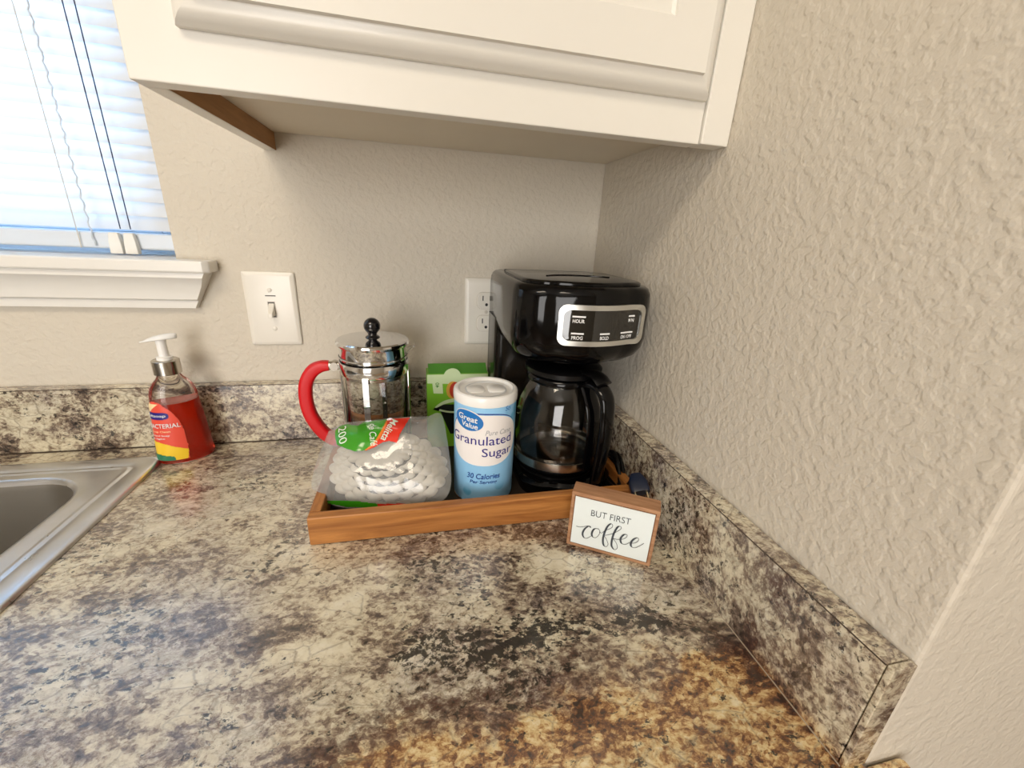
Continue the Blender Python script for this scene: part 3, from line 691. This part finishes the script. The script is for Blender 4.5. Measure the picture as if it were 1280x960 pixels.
ang = math.atan2(-.93,.37)
def hp(r, z, w=0): return (r*math.cos(ang)-w*math.sin(ang), r*math.sin(ang)+w*math.cos(ang), z)
def strap(name, pts, w, th, mat):
    """flat strap in the radial plane, points (r,z), half width w, thickness th"""
    P_ = bez(pts, 6); loops = []
    for i, p in enumerate(P_):
        a = P_[max(i-1,0)]; b_ = P_[min(i+1,len(P_)-1)]; dr = b_[0]-a[0]; dz = b_[1]-a[1]; l = math.hypot(dr,dz) or 1
        nr, nz = -dz/l, dr/l; t = i/(len(P_)-1); ww = w(t) if callable(w) else w; tt = th(t) if callable(th) else th
        loops.append([hp(p[0]+nr*tt*math.sin(a_), p[1]+nz*tt*math.sin(a_), ww*math.cos(a_)) for a_ in (2*PI*k/12 for k in range(12))])
    g = G().loft(loops); return g.out(name, mat, ca, smooth=60)
strap('handle', [(.047,.1340),(.060,.1390),(.076,.1360),(.0875,.1200),(.0905,.085),(.0890,.050),(.0865,.022),(.0855,.008)], lambda t: .0125-.002*t, lambda t: .0062, 'maker_black')
strap('handle_bracket', [(.0500,.1320),(.0570,.1200),(.0665,.1010),(.0695,.075),(.0700,.050),(.0695,.030),(.0690,.018)], .0120, .0032, 'maker_black')
strap('handle_thumb_rest', [(.040,.1500),(.055,.1520),(.068,.1500),(.078,.1440)], .0130, .0036, 'maker_black_satin')

# ------------------------------------------------------------------ french press
fpz = TF
fp_ = thing('french_press', 'glass french press with chrome frame, black knob and red handle', 'french press', (-.3700,-.1220,fpz))
gl = [(.0002,.006),(.040,.006),(.0440,.009),(.0450,.014),(.0450,.168),(.0465,.172),(.0440,.172),(.0428,.168),(.0428,.014),(.040,.0105),(.0002,.0105)]
G().lathe(gl, 64, cap0=False, cap1=False).out('beaker', 'clear_glass', fp_, smooth=50)
G().lathe([(.0462,.1480),(.0472,.1480),(.0478,.1490),(.0478,.1640),(.0472,.1652),(.0462,.1652)], 64, cap0=False, cap1=False).out('frame_band', 'chrome', fp_, smooth=40)
G().lathe([(.0462,.0040),(.0475,.0040),(.0475,.0130),(.0462,.0130)], 64, cap0=False, cap1=False).out('base_band', 'chrome', fp_, smooth=40)
for k in range(4):
    a = math.radians(-100+90*k); c, s = math.cos(a), math.sin(a)
    lp_ = []
    for z_, r_ in ((.0,.0500),(.004,.0482),(.02,.0474),(.150,.0474)):
        lp_.append([((r_+dr)*c-dw*s, (r_+dr)*s+dw*c, z_) for dr,dw in ((-.0006,-.0042),(.0010,-.0042),(.0010,.0042),(-.0006,.0042))])
    G().loft(lp_).out('leg', 'chrome', fp_, bevel=.0003)
lid = G().lathe([(.0440,.1660),(.0455,.1675),(.0458,.1850),(.0465,.1865),(.0485,.1875),(.0495,.1900),(.0490,.1925),(.0470,.1940),(.0300,.1955),(.0,.1960)], 64).out('lid', 'chrome', fp_, smooth=30)
kb = [(.0100,.1958),(.0090,.1975),(.0062,.1990),(.0058,.2010)]
for k in range(1,14): a = -PI/2+.55+ (PI-.55)*k/13; kb.append((max(.0001,.0112*math.cos(a)), .2120+.0112*math.sin(a)))
G().lathe(kb, 32).out('knob', 'black_plastic', fp_, smooth=60)
# spout lip
ls = []
for k in range(9):
    t = (k/8-.5)*1.5; ls.append(((.0465+.0095*math.cos(t*1.9)**2)*math.cos(math.radians(5)+t*.34), (.0465+.0095*math.cos(t*1.9)**2)*math.sin(math.radians(5)+t*.34), .1730+.0085*math.cos(t*1.9)))
G().tube(ls, .0012, 8).out('spout_lip', 'clear_glass', fp_, smooth=60)
# plunger inside
g = G().tube([(0,0,.150),(0,0,.196)], .0022, 8); g.lathe([(.0420,.142),(.0424,.146),(.0420,.150),(.0,.151)], 48); g.out('plunger', 'chrome_brushed', fp_, smooth=50)
# handle
ha = math.radians(-178)
def hq(r, z, w=0): return (r*math.cos(ha)-w*math.sin(ha), r*math.sin(ha)+w*math.cos(ha), z)
P_ = bez([(.0600,.1562),(.0700,.1555),(.0820,.1490),(.0915,.1330),(.0945,.1120),(.0925,.0890),(.0860,.0700),(.0760,.0530),(.0650,.0430),(.0560,.0390)], 6)
loops = []
for i, p in enumerate(P_):
    a = P_[max(i-1,0)]; b_ = P_[min(i+1,len(P_)-1)]; dr = b_[0]-a[0]; dz = b_[1]-a[1]; l = math.hypot(dr,dz); nr, nz = -dz/l, dr/l
    t = i/(len(P_)-1); th = .0062+.0026*min(1,t*5); wd = .0075
    loops.append([hq(p[0]+nr*th*sy, p[1]+nz*th*sy, wd*sx) for sx,sy in rrect(-1,-1,1,1,.6,4)])
G().loft(loops).out('handle', 'red_plastic', fp_, smooth=50)
g = G(); g.loft([[hq(r_,.1565+.0062*math.sin(a),.0062*math.cos(a)) for a in (2*PI*k/16 for k in range(16))] for r_ in (.0476,.0600)])
g.loft([[hq(.053+.0058*math.cos(a),.1565+.0058*math.sin(a),w) for a in (2*PI*k/16 for k in range(16))] for w in (-.0080,.0080)])
g.out('handle_bolt', 'chrome_brushed', fp_, smooth=40)

# ------------------------------------------------------------------ sugar canister
RS, HSu = .0405, .1560
su = thing('sugar_canister', 'pale blue cardboard canister of granulated sugar with a white lid', 'sugar', (-.2245,-.2180,TF))
G().lathe([(.0400,.0),(RS,.0012),(RS,.1435),(.0400,.1440)], 72).out('wrap', 'canister_blue', su, smooth=40)
G().lathe([(.0409,.0),(.0409,.0022),(RS,.0026)], 72, cap1=False).out('bottom_rim', 'chrome_brushed', su, smooth=40)
g = G(); g.lathe([(.0402,.1400),(.0414,.1405),(.0417,.1440),(.0417,.1500),(.0408,.1528),(.0385,.1540),(.0355,.1535),(.0345,.1508),(.0335,.1500),(.0,.1500)], 72)
li = g.out('lid', 'white_plastic', su, smooth=35)
for sx in (-1,1):
    pl = [(x+sx*.0135,y) for x,y in rrect(-.0115,-.0120,.0115,.0120,.007,6)]
    G().loft([[(x,y,z_) for x,y in [((p[0]-sx*.0135)*s_+sx*.0135,p[1]*s_) for p in pl]] for s_,z_ in ((1,.1499),(1,.1512),(.9,.1522))]).out('pour_flap', 'white_plastic', li, smooth=40)
G().lathe([(.0270,.1500),(.0272,.1508),(.0262,.1508),(.0260,.1500)],64,cap0=False,cap1=False).out('lid_ring', 'lid_groove', li, smooth=60)
def cyl(a, z, off=.0004):
    """a = arc length from the direction facing -y (right positive)"""
    t = a/RS; r = RS+off; return (r*math.sin(t), -r*math.cos(t), z)
def decal(name, poly, mat, off, rings=8, parent=su):
    v, f = disc_fan(poly, rings); return build(name, [cyl(a,z,off) for a,z in v], f, mat, parent, smooth=60)
def dtext(s, a0, z0, w, h, mat, off=.0014, bold=.0, shear=0, arc=0, rot=0, name='lettering', parent=su):
    v, f = text2d(s, width=w, height=h, bold=bold, shear=shear); c, s_ = math.cos(rot), math.sin(rot)
    build(name, [cyl(a0+x*c-y*s_, z0+x*s_+y*c-arc*(1-((x-w/2)/(w/2))**2), off) for x,y in v], f, mat, parent)
D = RS*PI/180; Zs = lambda z: z-TF
oc = -10*D; ow, oh = 68*D, .0355; ozc = Zs(.104)
sup = [(oc+ow*math.copysign(abs(math.cos(a))**.78,math.cos(a)), ozc+oh*math.copysign(abs(math.sin(a))**.85,math.sin(a))) for a in (2*PI*k/64 for k in range(64))]
decal('label_outline', [(oc-.0004+(p[0]-oc)*1.035, ozc+(p[1]-ozc)*1.035+.0008) for p in sup], 'line_blue', .0003)
decal('label_gap', [(oc+.0006+(p[0]-oc)*1.02, ozc+(p[1]-ozc)*1.02-.0002) for p in sup], 'canister_blue', .0006)
decal('label_oval', sup, 'label_oval_white', .0009)
decal('logo_halo', ellipse(-40*D,Zs(.1303),.0215,.0143,-.18), 'label_oval_white', .0012)
decal('logo_oval', ellipse(-40*D,Zs(.1303),.0203,.0130,-.18), 'logo_blue', .0015)
dtext('Great', -60*D, Zs(.1315), .0270, .0078, 'print_white', .0020, .02, 0, 0, -.12)
dtext('Value', -53*D, Zs(.1225), .0225, .0072, 'print_white', .0020, .02, 0, 0, -.12)
dtext('Pure Cane', -8*D, Zs(.1125), .0350, .0068, 'text_grey', .0014, 0, .3)
dtext('Granulated', -76*D, Zs(.0985), 120*D, .0125, 'text_navy', .0014, .0)
dtext('Sugar', -13*D, Zs(.0785), 58*D, .0155, 'text_navy', .0014, .0)
dtext('30 Calories', -40*D, Zs(.0490), 62*D, .0078, 'text_blue', .0008, .012, .15)
dtext('Per Serving', -34*D, Zs(.0405), 51*D, .0062, 'text_blue', .0008, .012, .15)
dtext('So', 28*D, Zs(.1425), .0085, .0065, 'logo_blue', .0008, 0, .2)

# ------------------------------------------------------------------ green carton behind
gc = thing('coffee_carton', 'bright green coffee carton behind the sugar canister', 'carton', (-.2480,-.0750,TF))
cw, cd, ch = .0490, .0165, .1290
bx_ = G().box(-cw,-cd,0,cw,cd,ch).out('box', 'carton_green', gc, bevel=.0008)
def flat(name, poly, mat, off, parent=gc):
    v, f = disc_fan(poly, 1); return build(name, [(a,-cd-off,z) for a,z in v], f, mat, parent)
G().add([(-cw+.003,-.0155,ch+.0005),(cw-.002,-.0155,ch+.0005),(cw-.002,.006,ch+.0105),(-cw+.003,.006,ch+.0105)],[(0,1,2,3)]).out('top_flap', 'carton_dark_green', gc, solid=.0006)
flat('pale_band', [(-cw+.001,ch-.015),(cw-.001,ch-.020),(cw-.001,ch-.0008),(-cw+.001,ch-.0008)], 'carton_pale', .0004)
hl = [(-.009+.0135*math.cos(PI*k/16), ch-.004+.0135*math.sin(PI*k/16)) for k in range(17)]
hl += [(-.009-.0135,ch-.010),(-.009+.0135,ch-.010)]
build('hang_tab', [(a,-cd-.0010,z) for a,z in hl], [tuple(range(17))+(17,18)], 'carton_pale', gc, solid=.0004)
flat('sticker', [(-.0415,ch-.0030),(-.0250,ch-.0030),(-.0235,ch-.0330),(-.0385,ch-.0320)], 'carton_pale', .0008)
v, f = text2d('40', width=.0085, height=.0058, bold=.01); build('lettering', [(-.0345-(y)*-1-.001,-cd-.0012,ch-.0225+x) for x,y in v], f, 'carton_dark_green', gc)
flat('gold_disc', ellipse(-.008,ch-.0275,.0105,.0150), 'carton_gold', .0006)
flat('red_disc', ellipse(-.004,ch-.0275,.0095,.0140), 'carton_red', .0009)
flat('cup_shape', [(-.030,ch-.058),(-.040,ch-.0600),(-.030,ch-.052),(.040,ch-.052),(.045,ch-.062),(.044,ch-.105),(-.012,ch-.105),(-.018,ch-.090)], 'carton_black', .0006)
v, f = ribbon(bez([(-.036,ch-.0565),(-.020,ch-.0475),(.004,ch-.0440),(.030,ch-.0475),(.044,ch-.055)],6), lambda a,b,t: .0028*math.sin(PI*min(1,t+.1))+.0004)
build('cup_rim', [(a,-cd-.0012,z) for a,z in v], f, 'carton_pale', gc)
v, f = ribbon(bez([(-.030,ch-.061),(-.014,ch-.065),(.006,ch-.066),(.032,ch-.064)],6), lambda a,b,t: .0016)
build('cup_rim', [(a,-cd-.0012,z) for a,z in v], f, 'carton_pale', gc)

# ------------------------------------------------------------------ coffee filters in their bag
BN = Vector((-.14975,-.71881,.67888)).normalized(); BU = Vector((.97898,-.20395,0)).normalized(); BV = BN.cross(BU).normalized()
BP = Vector((-.36,-.235,.065))
bag = thing('filter_bag', 'crinkled clear bag with green and red print, leaning in the tray', 'bag', (-.365,-.235,TF))
outl = [(-.0758,.0448),(-.0655,.0530),(-.0555,.0576),(-.0340,.0610),(-.0147,.0638),(.006,.067),(.0266,.0695),(.0529,.0715),(.0620,.0765),(.0700,.0740),(.0760,.0588),(.0800,.042),(.0836,.0267),(.0880,.006),(.0905,-.0141),(.0885,-.030),(.078,-.040),(.0509,-.0456),(.028,-.049),(.0032,-.0519),(-.0170,-.0520),(-.0354,-.0513),(-.050,-.049),(-.0624,-.0445),(-.0750,-.038),(-.0829,-.027),(-.0845,-.0105),(-.083,.006),(-.080,.024)]
outl = [tuple(p) for p in bez(outl+[outl[0]],3)[:-1]]
def edge_t(u, v):
    """0 at the bag centre, 1 on its outline"""
    cu_, cv_ = .002,.008; a = math.atan2(v-cv_,u-cu_); d = math.hypot(u-cu_,v-cv_); best = 1e9
    n = len(outl)
    for i in range(n):
        x1, y1 = outl[i][0]-cu_, outl[i][1]-cv_; x2, y2 = outl[(i+1)%n][0]-cu_, outl[(i+1)%n][1]-cv_
        dx, dy = math.cos(a), math.sin(a); den = dx*(y2-y1)-dy*(x2-x1)
        if abs(den) < 1e-12: continue
        t = (x1*(y2-y1)-y1*(x2-x1))/den; q = (x1*dy-y1*dx)/den
        if t > 0 and -1e-6 <= q <= 1+1e-6: best = min(best,t)
    return d/best
def crumple(u, v, s):
    return (noise.noise(Vector((u*38,v*38,s)))*.0022 + noise.noise(Vector((u*95,v*95,s+5)))*.0008) 
def dome(u, v):
    t = min(1,edge_t(u,v)); return .0265*(1-t**3.2)+crumple(u,v,1)*min(1,(1-t)*5)+.0004
def bagP(u, v, off=0): return BP+BU*u+BV*v+BN*(dome(u,v)-.0085+off)
cu_, cv_ = .002,.008
def shell(sign, name, rings=26):
    vs = []; fs = []; n = len(outl); vs.append((cu_,cv_))
    for k in range(1,rings+1):
        for p in outl: vs.append((cu_+(p[0]-cu_)*k/rings, cv_+(p[1]-cv_)*k/rings))
    for i in range(n):
        j = (i+1)%n; fs.append((0,1+i,1+j))
        for k in range(rings-1): fs.append((1+k*n+i,1+(k+1)*n+i,1+(k+1)*n+j,1+k*n+j))
    if sign > 0: pts = [bagP(u,v) for u,v in vs]
    else:
        pts = []
        for u,v in vs:
            t = min(1,edge_t(u,v)); h = .030*(1-t**3)+crumple(u,v,9)*min(1,(1-t)*5); q = BP+BU*u+BV*v-BN*(h+.0085)
            q.z = max(q.z, TF+.0006); pts.append(q)
    for p in pts:      # the film lies over the tray walls instead of sinking into them
        if p.x < TX0+w_+.001 or p.y < TY0+w_+.001: p.z = max(p.z, TH+.0006)
    return build(name, pts, fs, 'bag_film', bag, world=True, smooth=70)
shell(1,'film_front'); shell(-1,'film_back')
green = [(-.0640,.0440),(-.0603,.0515),(-.0500,.0540),(-.0440,.0515),(-.0340,.0500),(-.0300,.0575),(-.0180,.0612),(-.0013,.0640),(.0002,.050),(-.0040,.0300),(-.0090,.0215),(-.0163,.0155),(-.0292,.0139),(-.0422,.0180),(-.0540,.0225),(-.0600,.0330)]
red = [(.0004,.0640),(.0289,.0672),(.0282,.0590),(.0272,.0500),(.0235,.0370),(.0219,.0263),(.0114,.0285),(.0040,.0262),(-.0060,.0190),(-.0150,.0150),(-.0070,.0222),(-.0012,.0320),(.0022,.0450),(.0020,.055)]
orange = [(-.0004,.0640),(.0010,.0640),(.0028,.053),(.0024,.044),(-.0004,.0320),(-.0064,.0212),(-.0145,.0148),(-.0166,.0156),(-.0096,.0215),(-.0044,.0305),(-.0006,.046),(.0000,.055)]
def patch(name, poly, mat, off, st=.0008):
    us = [p[0] for p in poly]; vs_ = [p[1] for p in poly]; idx = {}; vs = []; fs = []
    def vid(i,j):
        if (i,j) not in idx: idx[(i,j)] = len(vs); vs.append(bagP(min(us)+i*st, min(vs_)+j*st, off))
        return idx[(i,j)]
    for i in range(int((max(us)-min(us))/st)+1):
        for j in range(int((max(vs_)-min(vs_))/st)+1):
            if inpoly(min(us)+(i+.5)*st, min(vs_)+(j+.5)*st, poly): fs.append((vid(i,j),vid(i+1,j),vid(i+1,j+1),vid(i,j+1)))
    return build(name, vs, fs, mat, bag, world=True, smooth=70)
pg = patch('green_print', green, 'bag_green', .0005); pr_ = patch('red_print', red, 'bag_red', .0005); patch('orange_print', orange, 'bag_orange', .0008, .0005)
bot = [(-.060,-.0440),(-.020,-.0440),(.004,-.046),(.004,-.0500),(-.034,-.0503),(-.058,-.0470)]
patch('green_print', bot, 'bag_green', .0007)
patch('red_print', [(.004,-.0463),(.038,-.0440),(.038,-.0462),(.004,-.0500)], 'bag_red', .0008)
def btext(s, u, v, w, h, deg, bold=.0, shear=0):
    q, f = text2d(s, width=w, height=h, bold=bold, shear=shear); a = math.radians(deg); c, s_ = math.cos(a), math.sin(a)
    build('lettering', [bagP(u+x*c-y*s_, v+x*s_+y*c, .0014) for x,y in q], f, 'bag_text', bag, world=True)
btext('200', -.0600,.0465,.0265,.0105,-68)
btext('de Café', -.0200,.0530,.0350,.0085,-72,.004,.35)
btext('Melitta', .0070,.0635,.0345,.0100,-101,.012,.35)
# contents: a stack of fluted basket filters, base towards the viewer
fi = G(); NF = 6
for q in range(NF):
    t = q/(NF-1); c0u, c0v = -.005+.014*t, .0220-.0235*t; RU, RV = .044+.0300*t, .0245+.0235*t; top = .0055-.0185*t
    nfl = 20; n = nfl*8; loops = []; ph = q%2
    for m_, (d, hh, am) in enumerate(((0,.0030,0),(.70,.0030,0),(.84,.0030,.35),(.93,.0022,.8),(1.0,-.0002,1.0),(1.005,-.0035,1.0),(.985,-.0070,.85))):
        if q and m_ < 2: continue
        lp_ = []
        for k in range(n):
            a = 2*PI*k/n; w = abs(math.sin((a*nfl/2)+ph*PI/2))**.8
            lp_.append(BP+BU*(c0u+(RU*d+.0046*am*(w-.5))*math.cos(a))+BV*(c0v+(RV*d+.0046*am*(w-.5))*math.sin(a))+BN*(top+hh+.0030*am*(w-.3)))
        loops.append(lp_)
    fi.loft(loops, q == 0, False)
o = build('coffee_filters', fi.v, fi.f, 'filter_paper', None, smooth=75)
for v in o.data.vertices:
    if v.co.z < TF+.004: v.co.z = TF+.004+random.uniform(0,.001)
o['label'] = 'stack of white fluted paper coffee filters inside the clear bag'; o['category'] = 'coffee filters'; o['kind'] = 'stuff'

# ------------------------------------------------------------------ wooden sign
sg = thing('coffee_sign', 'small wooden block sign lettered with coffee, in front of the tray', 'sign', (-.1404,-.3365,.0004), -.5571)
sw_, sh_, st_ = .0973,.0751,.0227
G().box(0,0,0,sw_,st_,sh_).out('block', 'sign_wood', sg, bevel=.0010)
F0, F1, F2, F3 = .0047,.0925,.0055,.0700
G().box(F0,-.0006,F2,F1,.0004,F3).out('white_panel', 'sign_face', sg)
g = G()
for a in ((F0-.0012,F2-.0012,F1+.0012,F2),(F0-.0012,F3,F1+.0012,F3+.0012),(F0-.0012,F2,F0,F3),(F1,F2,F1+.0012,F3)): g.box(a[0],-.0001,a[1],a[2],.0004,a[3])
simple('sign_groove', (116,78,50), .8); g.out('panel_groove', 'sign_groove', sg)
v, f = text2d('BUT FIRST', width=.0440, height=.0082, bold=-.006)
build('lettering', [(x+.0245,-.0010,z+.0490+x*.02) for x,z in v], f, 'sign_ink', sg)
STR = [[(9.56,29.87),(13.14,29.65),(17.26,31.24),(21.29,33.5),(24.31,34.51),(26.33,32.86)],
[(26.33,32.86),(23.41,33.67),(19.64,28.81),(17.92,21.92),(19.88,16.86),(23.77,16.79),(28.01,21.48)],
[(35.43,34.11),(30.64,32.52),(28.46,26.45),(29.45,21.44),(33.39,20.85),(36.64,26.2),(36.82,31.92),(34.02,34.0)],
[(36.61,30.08),(39.51,29.64),(42.56,33.81),(48.67,39.3),(50.14,43.26),(47.93,45.18),(44.39,39.68),(42.09,28.39),(42.02,19.58),(43.65,13.46),(46.67,12.41),(48.32,16.48),(45.67,22.57),(42.25,27.03)],
[(42.25,27.03),(48.65,30.57),(55.03,36.13),(59.62,41.92),(58.81,44.78),(55.77,43.31),(52.8,33.67),(51.79,22.89),(52.65,15.35),(56.22,11.37),(59.06,14.94),(57.04,21.18),(52.31,26.55)],
[(52.77,26.35),(57.74,26.61),(63.81,29.12),(67.08,33.11),(66.93,36.15),(63.68,35.1),(60.97,29.05),(62.53,23.02),(66.89,22.57),(70.68,26.05)],
[(70.68,26.05),(76.81,28.04),(79.97,32.45),(79.2,35.6),(75.92,33.88),(72.94,28.15),(73.52,22.37),(77.8,21.57),(82.44,25.79),(86.36,30.77)]]
g = G()
for k, s in enumerate(STR):
    v, f = ribbon(bez(s,8), lambda dx,dy,t: .28+.85*max(0,-dy)**1.5)
    g.add([(x/1000,-.0010-.00006*k,z/1000) for x,z in v], f)
g.out('script_lettering', 'sign_ink', sg)

# ------------------------------------------------------------------ soap bottle
sp_ = thing('soap_bottle', 'pump bottle of red-orange hand soap by the sink', 'soap', (-.6600,-.0575,.0004), math.radians(28))
def ov(a, b_, z, n=48): return [(a*math.cos(2*PI*k/n), b_*math.sin(2*PI*k/n), z) for k in range(n)]
bp_ = [(.0300,.0185,.0),(.0335,.0220,.0012),(.0350,.0232,.006),(.0340,.0235,.020),(.0322,.0228,.050),(.0303,.0220,.075),(.0288,.0212,.095),(.0275,.0200,.108),(.0250,.0188,.117),(.0205,.0170,.124),(.0160,.0150,.129),(.0140,.0140,.133),(.0135,.0135,.137)]
G().loft([ov(a,b_,z) for a,b_,z in bp_]).out('bottle', 'soap_plastic', sp_, smooth=50)
lq = [(a-.0012,b_-.0012,max(z,.0014)) for a,b_,z in bp_ if z <= .096]
G().loft([ov(a,b_,z) for a,b_,z in lq]).out('liquid_soap', 'soap_liquid', sp_, smooth=50)
G().lathe([(.0158,.1360),(.0164,.1365),(.0164,.1555),(.0150,.1565),(.0,.1567)], 40).out('collar', 'chrome_brushed', sp_, smooth=40)
G().lathe([(.0095,.1565),(.0095,.1605),(.0062,.1615),(.0058,.1860),(.0,.1862)], 24).out('pump_stem', 'white_plastic', sp_, smooth=40)
# wide duck-bill press head, nozzle towards the sink
ln = []; m = 22
for k in range(m+1):
    t = k/m; x = .0190-.0420*t; wv = .0125*math.sin(PI*min(1,(t*.92+.04)))**.6*(1-.45*t); hv_ = .0050*(1-t)**.5*math.sin(PI*min(1,t+.12))**.35+.0011
    ln.append([(x, wv*math.cos(a), .1885-.0030*t*t*2+ (hv_*math.sin(a) if math.sin(a) > 0 else hv_*.55*math.sin(a))) for a in (2*PI*q/16 for q in range(16))])
ph_ = G().loft(ln); ph_.tube([(0,0,.180),(0,0,.188)], .0062, 16)
o = ph_.out('pump_head', 'white_plastic', sp_, smooth=60); o.rotation_euler = (0,0,math.radians(-14))
# label wrapped on the broad front
def bott(a, z, off=.0006):
    for i in range(len(bp_)-1):
        if bp_[i][2] <= z <= bp_[i+1][2]:
            t = (z-bp_[i][2])/(bp_[i+1][2]-bp_[i][2]); A = bp_[i][0]*(1-t)+bp_[i+1][0]*t; B = bp_[i][1]*(1-t)+bp_[i+1][1]*t; break
    th = -PI/2+a; return ((A+off)*math.cos(th), (B+off)*math.sin(th), z)
def sgrid(poly, name, mat, off, st=(.028,.0011)):
    idx = {}; vs = []; fs = []; a0 = min(p[0] for p in poly); z0 = min(p[1] for p in poly)
    def vid(i,j):
        if (i,j) not in idx: idx[(i,j)] = len(vs); vs.append(bott(a0+i*st[0], z0+j*st[1], off))
        return idx[(i,j)]
    for i in range(int((max(p[0] for p in poly)-a0)/st[0])+1):
        for j in range(int((max(p[1] for p in poly)-z0)/st[1])+1):
            if inpoly(a0+(i+.5)*st[0], z0+(j+.5)*st[1], poly): fs.append((vid(i,j),vid(i+1,j),vid(i+1,j+1),vid(i,j+1)))
    return build(name, vs, fs, mat, sp_, smooth=60)
LA = -1.02      # angular centre of the label
lab = [(-1.05,.008),(1.05,.008),(1.10,.030),(1.08,.055),(.98,.072),(.75,.086),(.35,.098),(0,.101),(-.35,.098),(-.75,.086),(-.98,.072),(-1.08,.055),(-1.10,.030)]
lab = [(a+LA,z) for a,z in lab]
sgrid(lab, 'label', 'soap_label', .0006)
sgrid([(a+LA,z) for a,z in [(-1.0,.0085),(1.0,.0085),(1.07,.020),(1.07,.0235),(.8,.028),(.4,.034),(.0,.038),(-.6,.040),(-1.05,.040)]], 'label_fruit', 'soap_yellow', .0010)
sgrid([(a+LA,z) for a,z in [(-.9,.0085),(.6,.0085),(.55,.0150),(0,.018),(-.9,.018)]], 'label_leaf', 'soap_green', .0014)
sgrid([(a+LA,z) for a,z in [(.28,.0970),(-.35,.0978),(-.75,.0856),(-.3,.0850),(-.05,.0905)]], 'label_corner', 'soap_cream', .0010)
sgrid([(LA+.02+.62*math.copysign(abs(math.cos(a))**.5,math.cos(a)), .0790+.0055*math.copysign(abs(math.sin(a))**.6,math.sin(a))) for a in (2*PI*k/32 for k in range(32))], 'logo', 'text_navy', .0012, (.02,.0006))
def stext(s, a0, z0, w, h, mat='print_white', off=.0018, bold=.01):
    v, f = text2d(s, width=w, height=h, bold=bold); build('lettering', [bott(a0+LA+x, z0+y, off) for x,y in v], f, mat, sp_)
stext('Softsoap', -.50,.0765,1.04,.0052)
stext('ANTIBACTERIAL', -1.0,.0605,2.0,.0068)
stext('Crisp Clean', -.30,.0530,.9,.0036, 'soap_cream')
stext('Liquid Hand Soap', -.70,.0470,1.25,.0034)
stext('with light', -.60,.0425,.95,.0030)

bpy.context.view_layer.update()
